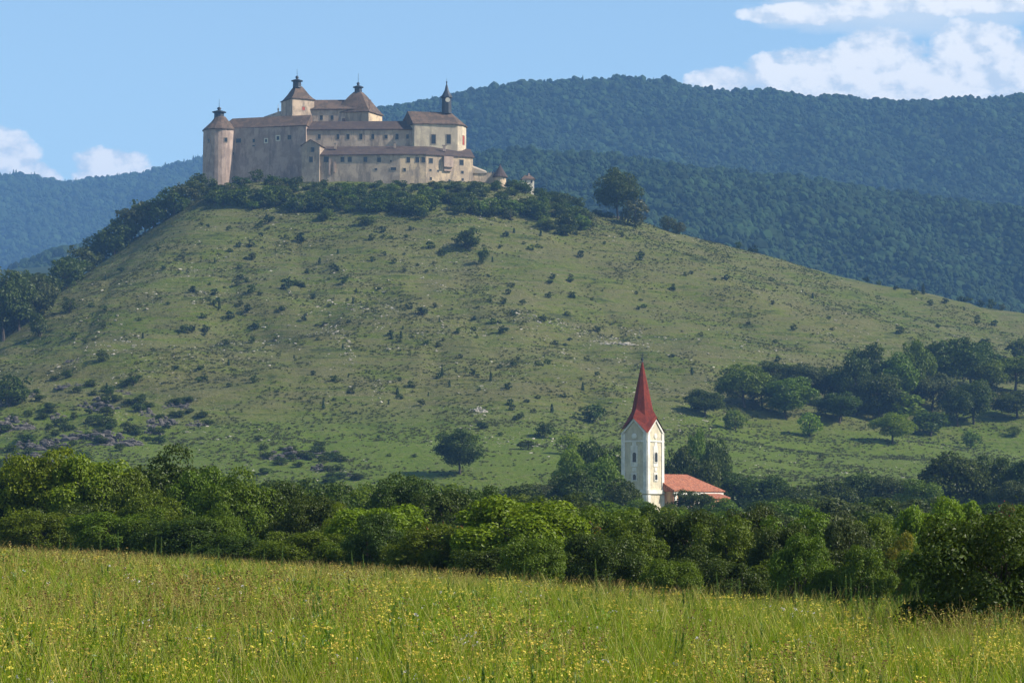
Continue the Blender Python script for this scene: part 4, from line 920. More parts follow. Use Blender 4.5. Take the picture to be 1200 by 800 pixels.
near_church = [
 (715, 522, 52, 508, 'leaf_dark', 'tall dark tree standing close behind the left side of the church tower'),
 (690, 512, 40, 540, 'leaf_dark', 'dark tree left of the church tower with a pale green tree before it'),
 (668, 520, 36, 530, 'leaf_bright', 'pale yellow-green tree on the slope left of the church tower'),
 (700, 532, 58, 470, 'leaf_mid', 'mid green bushy tree left of the tower, in front of the taller dark trees'),
 (676, 548, 60, 450, 'leaf_dark', 'dark bushy tree two crowns left of the church tower'),
 (640, 562, 50, 470, 'leaf_olive', 'low olive tree on the flat left of the trees by the church'),
 (610, 566, 56, 430, 'leaf_dark', 'dark low tree right below the lone tree on the slope'),
 (728, 560, 44, 440, 'leaf_dark', 'dark tree covering the left foot of the church tower'),
 (748, 583, 40, 420, 'leaf_mid', 'small tree directly in front of the church tower base'),
 (814, 573, 50, 462, 'leaf_dark', 'small dark tree in front of the church nave hiding its wall'),
 (788, 590, 34, 430, 'leaf_mid', 'low bush-like tree below the sunlit base of the church'),
 (846, 583, 46, 440, 'leaf_mid', 'low tree below the right part of the church nave'),
 (800, 520, 44, 548, 'leaf_dark', 'dark tree behind the church just right of the tower'),
 (838, 512, 34, 560, 'leaf_dark', 'rounded dark tree on the slope above the right end of the nave'),
 (815, 500, 30, 575, 'leaf_mid', 'small tree with bright top right of the spire, above the nave roof'),
 (822, 536, 50, 530, 'leaf_dark', 'dark tree right above the orange nave roof'),
 (866, 552, 56, 530, 'leaf_dark', 'dark tree right behind the far end of the nave'),
 (900, 556, 60, 520, 'leaf_dark', 'broad dark tree, second to the right of the nave'),
 (935, 568, 56, 500, 'leaf_dark', 'low dark tree, third to the right of the nave'),
 (972, 560, 62, 520, 'leaf_dark', 'dark tree below the sunny glade, left of the domed trees'),
 (1010, 552, 64, 530, 'leaf_dark', 'dark domed tree below the sunny glade'),
 (1048, 556, 58, 520, 'leaf_olive', 'grey-green tree right of the dark domed tree below the glade'),
 (1080, 560, 50, 500, 'leaf_mid', 'mid green tree between the grey-green tree and the large shaded clump'),
 (1118, 528, 78, 540, 'leaf_dark', 'large shaded tree at the right, below the little round crowned tree'),
 (1162, 532, 64, 545, 'leaf_dark', 'shaded dark tree right of the large shaded tree'),
 (1192, 560, 60, 500, 'leaf_olive', 'grey-green tree at the right edge above the big dark foreground tree'),
 (1212, 530, 60, 540, 'leaf_dark', 'dark tree cut by the right edge of the photo below the glade'),
 (900, 582, 60, 400, 'leaf_dark', 'dark tree in front of the row right of the church'),
 (960, 584, 60, 390, 'leaf_mid', 'mid green tree in front of the dark row right of the church'),
 (1030, 582, 70, 400, 'leaf_dark', 'wide dark tree in front of the row below the glade'),
 (1100, 584, 64, 380, 'leaf_dark', 'dark tree above the bright topped trees at the right'),
]
for px, top, w, d, mt, lb in near_church: tree_px('village_tree', px, top, w * 1.08, d, 'round', mt, lb, 'trees around the church and on the flat to its right')
# dark mass behind (fills low gaps between the flat and the slope)
r = np.random.default_rng(9); px = 590
while px < 1240:
    mt = ['leaf_dark', 'leaf_olive', 'leaf_mid'][r.integers(0, 3)]; tree_px('thicket_shrub', px, 572 + r.uniform(-6, 10) - (6 if px > 860 else 0), r.uniform(34, 54), 570 + r.uniform(-15, 20), 'small', mt, '%s thicket shrub at the hill foot, %s' % (TONE[mt], zone(px)), 'thicket at the foot of the hill', cat='shrub'); px += r.uniform(16, 24)

# ------------------------------------------------------------------ single trees on the hill (px, base row, top row, width px, kind, leaf, label)
hill_trees = [
 (539, 556, 502, 54, 'round', 'leaf_dark', 'lone broad dark tree low on the bare slope left of the church, with long shadow'),
 (724, 257, 196, 50, 'round', 'leaf_dark', 'large round dark tree standing on the skyline right of the castle'),
 (744, 266, 232, 32, 'small', 'leaf_olive', 'smaller olive tree leaning at the foot of the large skyline tree'),
 (783, 271, 252, 20, 'small', 'leaf_olive', 'low olive bush on the skyline right of the large skyline tree'),
 (796, 275, 259, 18, 'small', 'leaf_olive', 'second low bush down the skyline right of the large skyline tree'),
 (546, 292, 266, 32, 'bush', 'leaf_dark', 'dark spreading bush high on the slope below the castle end'),
 (566, 311, 291, 13, 'small', 'leaf_dark', 'tiny tree with a bare trunk just below the spreading bush'),
 (692, 494, 473, 34, 'bush', 'leaf_dark', 'dark flat bush on the slope left of the spire'),
 (638, 513, 494, 25, 'bush', 'leaf_dark', 'rounded dark bush between the lone tree and the spire'),
 (617, 527, 515, 20, 'bush', 'leaf_dark', 'low dark bush right of the lone tree on the slope'),
 (565, 503, 494, 14, 'bush', 'juniper', 'small bush just above the lone broad tree on the slope'),
 (668, 533, 506, 26, 'small', 'leaf_bright', 'pale yellow-green tree low on the slope left of the church'),
 (826, 488, 458, 36, 'round', 'leaf_dark', 'dark round tree at the left end of the grove above the glade'),
 (862, 505, 480, 28, 'small', 'leaf_mid', 'small round tree with its shadow in the glade, leftmost'),
 (949, 512, 482, 28, 'small', 'leaf_bright', 'small bright crowned tree in the glade right of the leftmost one'),
 (872, 478, 430, 52, 'round', 'leaf_mid', 'spreading green tree at the left of the grove'),
 (893, 478, 440, 40, 'round', 'leaf_dark', 'dark tree inside the left part of the grove'),
 (921, 492, 445, 52, 'round', 'leaf_mid', 'broad green tree standing forward in the left part of the grove'),
 (910, 462, 425, 36, 'round', 'leaf_dark', 'tree behind the broad forward tree of the grove'),
 (945, 470, 428, 42, 'round', 'leaf_olive', 'olive green tree between the left and the tall part of the grove'),
 (972, 480, 432, 42, 'round', 'leaf_dark', 'dark tree left of the tallest trees of the grove'),
 (984, 496, 462, 46, 'round', 'leaf_dark', 'low dark tree before the tallest trees of the grove'),
 (1004, 488, 420, 40, 'round', 'leaf_dark', 'first of the two tallest dark trees of the grove'),
 (1018, 480, 407, 38, 'round', 'leaf_dark', 'second, higher one of the two tallest dark trees of the grove'),
 (1030, 494, 440, 46, 'round', 'leaf_dark', 'dark tree right below the tallest trees of the grove'),
 (1050, 486, 418, 46, 'round', 'leaf_mid', 'grey-green tree right of the tallest trees of the grove'),
 (1074, 480, 404, 34, 'round', 'leaf_mid', 'slender pale tree with the peaked top at the right of the grove'),
 (1092, 482, 440, 46, 'round', 'leaf_olive', 'pale feathery tree below the slender peaked one'),
 (1062, 496, 462, 50, 'small', 'leaf_mid', 'low pale tree at the foot of the feathery one'),
 (1110, 458, 400, 56, 'round', 'leaf_dark', 'big dark domed tree at the upper right of the grove'),
 (1138, 455, 404, 50, 'round', 'leaf_dark', 'big dark tree right of the domed one at the upper right'),
 (1160, 462, 424, 36, 'round', 'leaf_mid', 'mid green tree right of the big dark ones at the upper right'),
 (1046, 520, 486, 40, 'round', 'leaf_bright', 'round crowned tree with a light top in the middle of the glade'),
 (1088, 511, 482, 36, 'bush', 'leaf_dark', 'dark round bush right of the round crowned tree in the glade'),
 (1122, 500, 456, 34, 'round', 'leaf_dark', 'two-stemmed tree with dark trunks in the glade'),
 (1141, 498, 448, 40, 'round', 'leaf_dark', 'dark open crowned tree right of the two-stemmed tree'),
 (1138, 526, 504, 20, 'small', 'leaf_mid', 'little sapling with a thin trunk in front of the glade'),
 (1188, 512, 500, 16, 'small', 'leaf_mid', 'tiny sapling near the right edge in the glade'),
 (1190, 458, 420, 50, 'round', 'leaf_mid', 'green tree at the right edge above the glade'),
 (1192, 490, 460, 48, 'round', 'leaf_dark', 'spreading dark tree at the right edge beside the glade'),
 (1198, 424, 398, 34, 'bush', 'leaf_dark', 'dark bush on the slope at the right edge above the grove'),
 (1153, 407, 396, 15, 'bush', 'juniper', 'small dark bush above the grove near the right edge'),
 (14, 316, 280, 30, 'round', 'leaf_dark', 'small dark tree on the skyline at the left edge'),
 (33, 322, 276, 30, 'round', 'leaf_dark', 'tall dark tree on the skyline near the left edge'),
 (22, 388, 330, 60, 'round', 'leaf_olive', 'olive green tree on the shady left flank, below the two skyline trees'),
 (4, 400, 312, 64, 'round', 'leaf_dark', 'dark tree at the left edge on the shady flank'),
 (46, 372, 322, 40, 'small', 'leaf_olive', 'olive bushy tree at the top of the shady left flank'),
 (12, 478, 438, 42, 'bush', 'leaf_dark', 'dark bushy clump low on the slope at the left edge'),
 (82, 368, 348, 16, 'bush', 'leaf_dark', 'dark upright bush below the left ridge'),
 (46, 396, 366, 22, 'bush', 'leaf_dark', 'dark bush below the left ridge near the photo edge'),
 (120, 425, 409, 14, 'small', 'leaf_dark', 'small dark round tree on the left part of the slope'),
 (495, 369, 359, 16, 'bush', 'juniper', 'dark dome shaped bush alone in the middle of the slope'),
 (700, 564, 548, 0, '', '', ''),
]
for px, base, top, w, var, mt, lb in hill_trees:
    if px > 815 and 395 < top and w > 32: w *= 1.18; top -= (base - top) * .08
    if w: tree_hill('hillside_tree' if var in ('round', 'small') else 'hillside_bush', px, base, top, w * 1.08, var, mt, lb, 'single trees and bushes on the castle hill', cat='tree' if var in ('round', 'small') else 'bush')
# trees down the left ridge
r = np.random.default_rng(12)
ridge = [(236, 222, 24, 30), (228, 232, 24, 28), (216, 240, 26, 34), (204, 248, 30, 34), (192, 254, 26, 32), (180, 262, 32, 34), (170, 266, 34, 34), (158, 274, 40, 40), (146, 284, 30, 34), (134, 294, 32, 36), (120, 302, 34, 40), (108, 310, 30, 34),
         (97, 316, 32, 36), (88, 326, 26, 34), (78, 334, 30, 36), (66, 340, 26, 34), (56, 350, 30, 38), (44, 356, 26, 36), (34, 366, 30, 40), (20, 376, 36, 44), (6, 386, 40, 50), (-10, 396, 44, 50), (50, 336, 30, 40), (30, 350, 34, 44), (10, 362, 36, 50)]
for i, (px, base, h, w) in enumerate(ridge):
    mt = ['leaf_dark', 'leaf_dark', 'leaf_olive', 'leaf_dark', 'leaf_dark'][i % 5]
    tree_hill('ridge_tree', px, base + 5, base - h * 1.0, w * 1.1, 'small', mt, '%s tree climbing the left skyline of the hill, %s' % (TONE[mt], 'just left of the bastion' if px > 210 else 'near the castle' if px > 170 else 'upper half' if px > 130 else 'halfway up' if px > 90 else 'lower half' if px > 40 else 'by the photo edge'), 'trees along the left skyline of the castle hill')
# scrub round the castle foot
band_x = [236, 270, 330, 380, 440, 520, 560, 610, 650, 690]; band_t = [222, 222, 222, 224, 226, 226, 222, 220, 228, 252]; band_b = [240, 243, 247, 250, 254, 252, 254, 262, 272, 277]
SG = 'bushes ringing the foot of the castle'
nb = 0
for k in range(215):
    px = r.uniform(240, 688); t_ = np.interp(px, band_x, band_t); b_ = np.interp(px, band_x, band_b)
    b_ += 9 * float(fbm(px / 22, 0.5, 200, 2)); base = t_ + (b_ - t_) * r.random() ** .8 + (r.random() < .07) * r.uniform(4, 16); s = r.uniform(11, 25) * (.7 + .3 * (base - t_) / (b_ - t_))
    tall = s * r.uniform(.7, .95)
    mt = ['leaf_dark', 'leaf_dark', 'leaf_mid', 'leaf_olive', 'leaf_mid', 'leaf_dark'][min(5, int(r.random() ** 1.3 * 6))]
    tree_hill('castle_bush', px, base, base - tall, s * 1.15, 'bush', mt, '%s %s bush in the scrub %s' % ('large' if s > 19 else 'small', TONE[mt], czone(px)), SG, cat='bush'); nb += 1
for (px, base, h, w) in tuple((p_ + (p_ * 7 % 5), 219 + (p_ * 13 % 7), 5 + (p_ * 3 % 5), 12 + (p_ % 7)) for p_ in range(360, 556, 9)) + ((242, 228, 9, 20), (258, 226, 9, 22), (270, 223, 9, 20), (250, 224, 10, 20), (284, 218, 12, 24), (300, 214, 16, 18), (318, 217, 12, 22), (334, 219, 11, 20), (346, 220, 13, 18), (560, 220, 8, 16), (598, 222, 12, 16), (606, 224, 9, 14), (632, 226, 11, 18), (648, 232, 12, 22), (662, 238, 14, 24), (676, 244, 14, 20), (684, 268, 16, 20), (700, 252, 6, 14), (712, 255, 7, 16), (430, 265, 12, 22), (380, 260, 12, 17), (662, 276, 12, 26), (640, 270, 12, 26)):
    tree_hill('castle_bush', px, base, base - h, w, 'bush', 'leaf_dark', '%s dark bush in the scrub %s' % ('large' if w > 19 else 'small', czone(px)), SG, cat='bush')
# junipers and low shrubs dotted over the slope
def in_slope(px, row):
    return True
pts = []
named = [(316, 262, 12), (436, 283, 9), (352, 284, 12), (270, 296, 7), (295, 306, 9), (390, 315, 8), (360, 320, 7), (336, 340, 14), (345, 335, 9), (352, 338, 9), (226, 343, 11), (295, 344, 11), (305, 346, 7), (250, 358, 7), (282, 360, 8), (270, 375, 10), (217, 390, 12), (225, 388, 9), (300, 384, 9), (241, 392, 7), (207, 434, 7), (297, 449, 10), (459, 398, 8), (505, 292, 11), (517, 298, 8), (648, 328, 7), (672, 350, 8), (596, 346, 8), (612, 358, 8), (665, 371, 7), (556, 376, 8), (578, 380, 8), (590, 392, 12), (804, 324, 7), (728, 278, 9), (752, 300, 8), (838, 329, 6), (852, 329, 7), (904, 330, 8), (906, 358, 6), (877, 381, 6), (909, 402, 6), (912, 424, 8), (1055, 392, 11), (1090, 358, 8), (1108, 356, 8), (1145, 380, 7), (1165, 382, 8), (1100, 385, 6), (975, 388, 6), (883, 296, 12), (866, 290, 9), (1015, 330, 8), (1072, 346, 8), (1082, 345, 7), (1125, 352, 9), (1134, 354, 9), (1150, 358, 10), (1162, 360, 11), (1175, 364, 8), (1050, 340, 6), (1030, 334, 6),
         (458, 393, 9), (482, 455, 9), (494, 476, 10), (595, 457, 9), (631, 468, 7), (600, 481, 9), (610, 490, 8), (625, 484, 8), (660, 466, 7), (683, 458, 6), (575, 447, 6), (500, 405, 7), (514, 408, 8), (540, 421, 7), (586, 511, 7), (485, 536, 7), (456, 535, 6), (651, 405, 7), (668, 400, 6), (700, 440, 6), (555, 388, 7), (470, 396, 6), (72, 340, 0)]
pts += [p for p in named if p[2]]
tries = 0
while len(pts) < 296 and tries < 6000:
    tries += 1
    px = r.uniform(40, 1190); row = r.uniform(258, 520)
    sil = np.interp(px, [p for p, _, _ in _cr], [q for _, q, _ in _cr])
    if row < sil + 14: continue
    dn_ = np.interp(px, [0, 120, 330, 560, 700, 820, 1000, 1200], [.75, .95, 1, 1, .8, .35, .3, .35]) * np.interp(row, [250, 300, 400, 460, 520], [.6, 1, 1, .6, .25])
    dn_ *= (.35 + 1.6 * max(0, float(fbm(px / 60, row / 30, 60, 2)) + .3))
    if r.random() > dn_: continue
    if px > 820 and 395 < row: continue
    pts.append((px, row, r.choice([3.5, 4, 5, 5, 6, 7, 8, 9])))
SHG = 'small dark shrubs dotted over the castle hill'
for i, (px, row, s) in enumerate(pts):
    hit = raymarch(px, row)
    if hit is None: continue
    x, y, z = hit; w = s * y / F; colm = (s < 8 and r.random() < .16)
    o = link(bpy.data.objects.new('juniper' if colm else 'shrub', COLUMN if colm else SHRUB[['juniper', 'leaf_dark', 'juniper', 'leaf_dark', 'leaf_olive'][i % 5]][i % 4]))
    o.location = (x, y, z - .1); o.rotation_euler = (0, 0, r.uniform(0, 6.28))
    o.scale = (w * .75, w * .75, w * r.uniform(1.2, 1.9)) if colm else (w * r.uniform(.95, 1.35), w * r.uniform(.9, 1.2), w * r.uniform(.7, 1.05))
    if colm: setp(o, 'slim upright juniper on the hill, %s' % szone(px, row), 'juniper', 'slim junipers dotted over the castle hill')
    else: setp(o, 'small dark rounded shrub on the hill, %s' % szone(px, row), 'shrub', SHG)

# ------------------------------------------------------------------ rocks
def rock_mesh(name, seed, mat, sub=1, n=60):
    """broken crag: many angular blocks in ledges, tallest at the back, sunk into the slope"""
    rr = np.random.default_rng(seed); V0, F0 = ico(sub); Vs = []; Fs = []
    for k in range(n):
        c = np.array([rr.uniform(-.48, .48), 0, 0]); t = rr.random(); hmax = .9 * (1 - (abs(c[0]) * 1.7) ** 2) * rr.uniform(.35, 1)
        c[2] = hmax * t * .8 - .06; c[1] = -.3 + .6 * t + rr.uniform(-.16, .16); s = rr.uniform(.025, .11)
        V = V0 / np.max(np.abs(V0) ** 1.0, axis=1)[:, None] * .62 + V0 * .38                       # squarish
        V = V * s * np.array([rr.uniform(.7, 1.5), rr.uniform(.7, 1.2), rr.uniform(.7, 1.8)]); V = V * (1 + .34 * (rr.random(len(V)) - .5))[:, None]
        a = rr.uniform(0, 3); ca, sa = math.cos(a), math.sin(a); V = V @ np.array([[ca, sa, 0], [-sa, ca, 0], [rr.uniform(-.2, .2), 0, 1]])
        Fs.append(F0 + len(V0) * k); Vs.append(V + c)
    return np_mesh(name, np.vstack(Vs), np.vstack(Fs), [mat])
RK = [rock_mesh('rock_outcrop', 50 + s, M['rock']) for s in range(5)]
crops = [
 (14, 505, 52, 30, 'dark limestone crag at the left edge of the lower slope'), (40, 528, 60, 26, 'grey limestone crag just above the bright trees at the left'),
 (62, 494, 34, 18, 'small grey crag above the left end of the tree belt'), (110, 482, 50, 26, 'jagged grey crag halfway up the lower left slope'),
 (100, 516, 66, 22, 'long shaded rock step behind the bright tree tops'), (135, 522, 60, 26, 'pale faced crag right of the long shaded rock step'),
 (168, 492, 30, 24, 'upright blocky crag at the right of the lower left rocks'), (158, 478, 24, 8, 'thin pale ledge above the upright blocky crag'), (178, 512, 22, 18, 'small dark crag beside the upright blocky crag'),
 (206, 480, 34, 14, 'low dark rock ledge right of the left crags'), (62, 526, 40, 22, 'shadowed rock face between the left crags'), (30, 468, 30, 12, 'grey ledge above the small grey crag at the far left'), (190, 500, 34, 22, 'stepped crag at the right end of the lower left rocks'), (230, 500, 26, 12, 'isolated low crag right of the stepped one'), (84, 456, 36, 12, 'thin shaded ledge above the jagged grey crag'), (140, 462, 30, 10, 'flat ledge above the upright blocky crag'), (28, 545, 60, 30, 'dark crag just above the leftmost treetops'), (8, 476, 24, 14, 'rock knob at the left edge below the dark bushy clump'),
 (335, 538, 62, 22, 'jagged pale limestone outcrop in the middle left above the tree belt'), (372, 534, 58, 12, 'long pale limestone ledge right of the jagged outcrop'), (374, 552, 28, 16, 'rounded grey boulder below the long pale ledge'),
 (318, 540, 26, 10, 'small rock at the left end of the jagged outcrop'), (405, 560, 34, 10, 'low grey rock above the tree belt right of the boulder'), (395, 540, 30, 8, 'thin broken ledge at the right end of the long pale one'),
 (725, 404, 40, 7, 'pale flat limestone patch above the spire, in the middle of the slope'), (562, 484, 20, 13, 'white limestone scar on the slope above the lone tree'), (86, 424, 22, 8, 'low rock step high on the left part of the slope'), (196, 446, 26, 7, 'flat grey rock on the left part of the slope'),
 (430, 268, 14, 6, 'grey rock just below the castle scrub'), (320, 262, 20, 5, 'low rocks just below the left part of the castle scrub'), (282, 268, 16, 6, 'small grey rocks below the round bastion'),
]
for i, (px, base, w, h, lb) in enumerate(crops):
    hit = raymarch(px, base)
    if hit is None: continue
    x, y, z = hit; me = RK[i % 5]
    if 'pale flat' in lb or 'white limestone' in lb:
        me = me.copy(); me.materials.clear(); me.materials.append(M['stone_pale'])
    o = link(bpy.data.objects.new('rock_outcrop', me)); o.location = (x, y + 2, z + (.5 if h > 10 else .1) * 0); W_ = w * y / F; H_ = h * y / F
    o.scale = (W_ * 1.05, W_ * .5, H_ * 1.1); o.rotation_euler = (0, 0, r.uniform(-.3, .3)); setp(o, lb, 'rock', 'limestone outcrops on the castle hill')
# dark scrub among the left crags
CB = [(c_[0] + r.uniform(-.55, .55) * c_[2], c_[1] + r.uniform(-1.1, .35) * c_[3], r.uniform(10, 20), r.uniform(5, 10)) for c_ in crops[:24] for _ in range(6 if c_[2] > 40 else 3)]
for (px, base, w, h) in tuple(CB) + ((30, 520, 26, 12), (78, 506, 22, 10), (122, 500, 24, 12), (150, 508, 22, 14), (186, 520, 20, 10), (205, 476, 24, 10), (60, 480, 18, 8), (96, 540, 26, 12), (20, 548, 28, 12), (350, 548, 16, 7), (398, 552, 16, 8), (420, 562, 22, 8), (312, 556, 18, 8), (46, 470, 16, 7), (388, 566, 22, 8)):
    tree_hill('crag_bush', px, base, base - h, w, 'bush', 'leaf_dark', '%s dark bush among the limestone crags, %s' % ('broad' if w > 17 else 'small', 'at the far left' if px < 70 else 'left of the upright blocky crag' if px < 160 else 'right of the left crags' if px < 260 else 'about the middle left outcrop'), 'low bushes among the crags', cat='bush')

def slope_points(n, fn, seed):
    rr = np.random.default_rng(seed); X = rr.uniform(-260, 290, n); Y = rr.uniform(610, 1160, n); u = np.interp(X, CRG, CRY) - Y
    k = (np.abs(X / Y) < .215) & (u > 25) & (rr.random(n) < fn(X, Y)); X = X[k]; Y = Y[k]
    return X, Y, ground_z(X, Y), rr
def stone_d(X, Y):
    a = fbm(X / 45, Y / 60, 80, 3); b = fbm(X / 9, Y / 14, 85, 3)
    px = X / Y * F + 600
    reg = np.interp(px, [0, 200, 330, 480, 620, 740, 860, 1000, 1200], [.5, .8, .7, .6, .9, .95, .45, .2, .15]) * np.interp(Y, [600, 680, 740, 800, 960, 1060, 1120], [.1, .25, .6, .9, 1, .7, .5])
    return np.clip((a * 3.0 + .38) * reg, 0, 1) * np.clip(b * 5 + .35, 0, 1)
X, Y, Z, rr = slope_points(85000, stone_d, 3); n = len(X); print('stones', n)
src = [lump_mesh('stone', M['stone_pale'], 1, .4, s, .6) for s in range(4)]
runs = [((372, 372), (405, 400), (412, 430)), ((449, 446), (438, 470)), ((600, 365), (690, 392)), ((690, 398), (735, 402)), ((558, 478), (564, 490))]
ex = []
for ln in runs:
    for (a1, b1), (a2, b2) in zip(ln[:-1], ln[1:]):
        for _ in range(int(math.hypot(a2 - a1, b2 - b1) * 1.3)):
            t = rr.random(); h_ = raymarch(a1 + (a2 - a1) * t + rr.normal() * 4, b1 + (b2 - b1) * t + rr.normal() * 3)
            ex.append(h_)
ex = np.array(ex); X = np.concatenate([X, ex[:, 0]]); Y = np.concatenate([Y, ex[:, 1]]); Z = np.concatenate([Z, ex[:, 2]]); n = len(X)
s = .18 + .42 * rr.random(n) ** 3
geo_instances('scattered_limestone', np.stack([X, Y, Z + .02], -1), np.stack([rr.uniform(-.3, .3, n), rr.uniform(-.3, .3, n), rr.uniform(0, 6.28, n)], -1), np.stack([s * rr.uniform(.8, 1.8, n), s, s * .8], -1), rr.integers(0, 4, n), src)
# grass tussocks and weeds that roughen the slope
def tuss_mesh(seed, mat):
    rr = np.random.default_rng(seed); n = 26; a = rr.uniform(0, 6.28, n); ra = rr.random(n) * .45; P = np.stack([ra * np.cos(a), ra * np.sin(a), 0 * a], -1)
    tip = P * 2.1 + np.stack([0 * a, 0 * a, rr.uniform(.35, .8, n)], -1); sd = np.stack([-np.sin(a), np.cos(a), 0 * a], -1) * .12
    V = np.stack([P - sd, P + sd, tip], 1).reshape(-1, 3); return np_mesh('tussock', V, np.arange(n * 3).reshape(-1, 3), [mat])
M['tuss_a'] = plant_mat('hill_grass_tussock', (0.065, 0.085, 0.016), (0.13, 0.128, 0.05), .35); M['tuss_b'] = plant_mat('hill_dark_tussock', (0.038, 0.056, 0.012), (0.075, 0.088, 0.022), .35)
def tus_d(X, Y): return np.clip(.42 + fbm(X / 14, Y / 18, 90, 4) * 3.2, 0.05, 1)
X, Y, Z, rr = slope_points(170000, tus_d, 5); n = len(X); print('tussocks', n)
s = rr.uniform(.35, .95, n) * (1 + .6 * (rr.random(n) < .04)); dk = fbm(X / 20, Y / 24, 95, 3) > .03
idx = np.where(rr.random(n) < np.where(dk, .38, .05), rr.integers(3, 6, n), rr.integers(0, 3, n))
geo_instances('hill_tussocks', np.stack([X, Y, Z], -1), np.stack([0 * X, 0 * X, rr.uniform(0, 6.28, n)], -1), np.stack([s, s, s * .75], -1), idx, [tuss_mesh(k, M['tuss_a']) for k in range(3)] + [tuss_mesh(k + 3, M['tuss_b']) for k in range(3)])

# ------------------------------------------------------------------ meadow plants
class PB:
    """plant builder: blades, leaves, flower heads"""
    def __init__(s, mats): s.V = []; s.Q = []; s.M = []; s.mats = mats
    def quad(s, a, b, c, d, m=0): k = len(s.V); s.V += [a, b, c, d]; s.Q.append((k, k + 1, k + 2, k + 3)); s.M.append(m)
    def blade(s, p, ang, h, lean, w, m=0, seg=3, face=None):
        d = np.array([math.cos(ang), math.sin(ang), 0]); f = ang + 1.57 if face is None else face; sd = np.array([math.cos(f), math.sin(f), 0]); prev = None; p = np.array(p, float)
        for k in range(seg + 1):
            t = k / seg; q = p + d * lean * t * t + np.array([0, 0, h * (t - .25 * (lean / h) * t * t)]); ww = w * (1 - t) ** .7 * .5 + .0008
            cur = (q - sd * ww, q + sd * ww)
            if prev is not None: s.quad(tuple(prev[0]), tuple(prev[1]), tuple(cur[1]), tuple(cur[0]), m)
            prev = cur
        return q
    def tuft(s, c, r, size, n, m, rr, nar=.7):
        for k in range(n):
            v = rr.normal(size=3) * r; v[2] = v[2] * .7; n_ = rr.normal(size=3) + np.array([0, -.3, .8]); n_ /= np.linalg.norm(n_); t = np.cross(n_, rr.normal(size=3)); t /= np.linalg.norm(t) + 1e-9; b = np.cross(n_, t)
            q = np.array(c) + v; z = size * rr.uniform(.6, 1.3)
            s.quad(tuple(q - t * z), tuple(q - b * z * nar), tuple(q + t * z), tuple(q + b * z * nar), m)
    def mesh(s, name): return np_mesh(name, np.array(s.V), np.array(s.Q), [M[m] for m in s.mats], s.M)
def grass_tuft(seed, hmin=.35, hmax=.75, n=20, mats=('g_green', 'g_straw'), straw=.08, w=.015, R=.16):
    rr = np.random.default_rng(seed); p = PB(mats)
    for k in range(n):
        a = rr.uniform(0, 6.28); ra = R * math.sqrt(rr.random()); h = rr.uniform(hmin, hmax); st_ = rr.random() < straw
        p.blade((ra * math.cos(a), ra * math.sin(a), 0), a + rr.normal() * .6, h * (1.15 if st_ else 1), h * rr.uniform(.08, .5), w * (.55 if st_ else rr.uniform(.7, 1.3)), 1 if st_ else 0, face=rr.uniform(0, 3.14))
    return p.mesh('grass_tuft')
def flower_plant(seed, petal='g_yellow', h0=.5, nst=5, heads=3, size=.013):
    rr = np.random.default_rng(seed); p = PB(('g_herb', petal, 'g_green'))
    for k in range(nst):
        a = rr.uniform(0, 6.28); ra = .1 * rr.random(); h = h0 * rr.uniform(.8, 1.25)
        tip = p.blade((ra * math.cos(a), ra * math.sin(a), 0), a, h, h * rr.uniform(.05, .3), .007, 2, face=rr.uniform(0, 3.14))
        for j in range(heads): p.tuft(tip + rr.normal(size=3) * .035, .010, size, 4, 1, rr)
        p.tuft((ra * math.cos(a) * 1.2, ra * math.sin(a) * 1.2, h * .5), .07, .02, 9, 0, rr)
    return p.mesh('flower_plant')
def seed_plant(seed, h0=.65):
    rr = np.random.default_rng(seed); p = PB(('g_straw', 'g_brown'))
    for k in range(9):
        a = rr.uniform(0, 6.28); ra = .15 * rr.random(); h = h0 * rr.uniform(.75, 1.2); lean = h * rr.uniform(.05, .35)
        tip = p.blade((ra * math.cos(a), ra * math.sin(a), 0), a, h, lean, .005, 0, face=rr.uniform(0, 3.14))
        for j in range(5): p.tuft(tip - np.array([0, 0, .03 * j]) - np.array([math.cos(a), math.sin(a), 0]) * .008 * j, .009, .013, 2, 1 if rr.random() < .7 else 0, rr)
    return p.mesh('seed_plant')
def herb_plant(seed, h0=.45):
    rr = np.random.default_rng(seed); p = PB(('g_herb', 'g_green'))
    for k in range(5):
        a = rr.uniform(0, 6.28); h = h0 * rr.uniform(.7, 1.2); p.blade((.05 * math.cos(a), .05 * math.sin(a), 0), a, h, h * .3, .008, 1)
    for k in range(64):
        z = rr.random(); a = rr.uniform(0, 6.28); rad = .16 * (1 - .6 * z) * rr.uniform(.4, 1); p.tuft((rad * math.cos(a), rad * math.sin(a), .06 + z * h0), .01, .024, 1, 0, rr, .38)
    return p.mesh('herb_plant')
src = [grass_tuft(1), grass_tuft(2, .4, .85, 18, straw=.2), grass_tuft(3, .3, .6, 24, straw=.05), grass_tuft(4, .5, .9, 14, straw=.1, w=.014),
       grass_tuft(5, .45, .85, 16, straw=.75, w=.009), grass_tuft(6, .4, .8, 18, straw=.6), herb_plant(7), herb_plant(8, .6), seed_plant(9), seed_plant(10, .75), flower_plant(11), flower_plant(12, h0=.6, nst=6),
       flower_plant(13, 'g_white', .5, 3, 2, .014)]
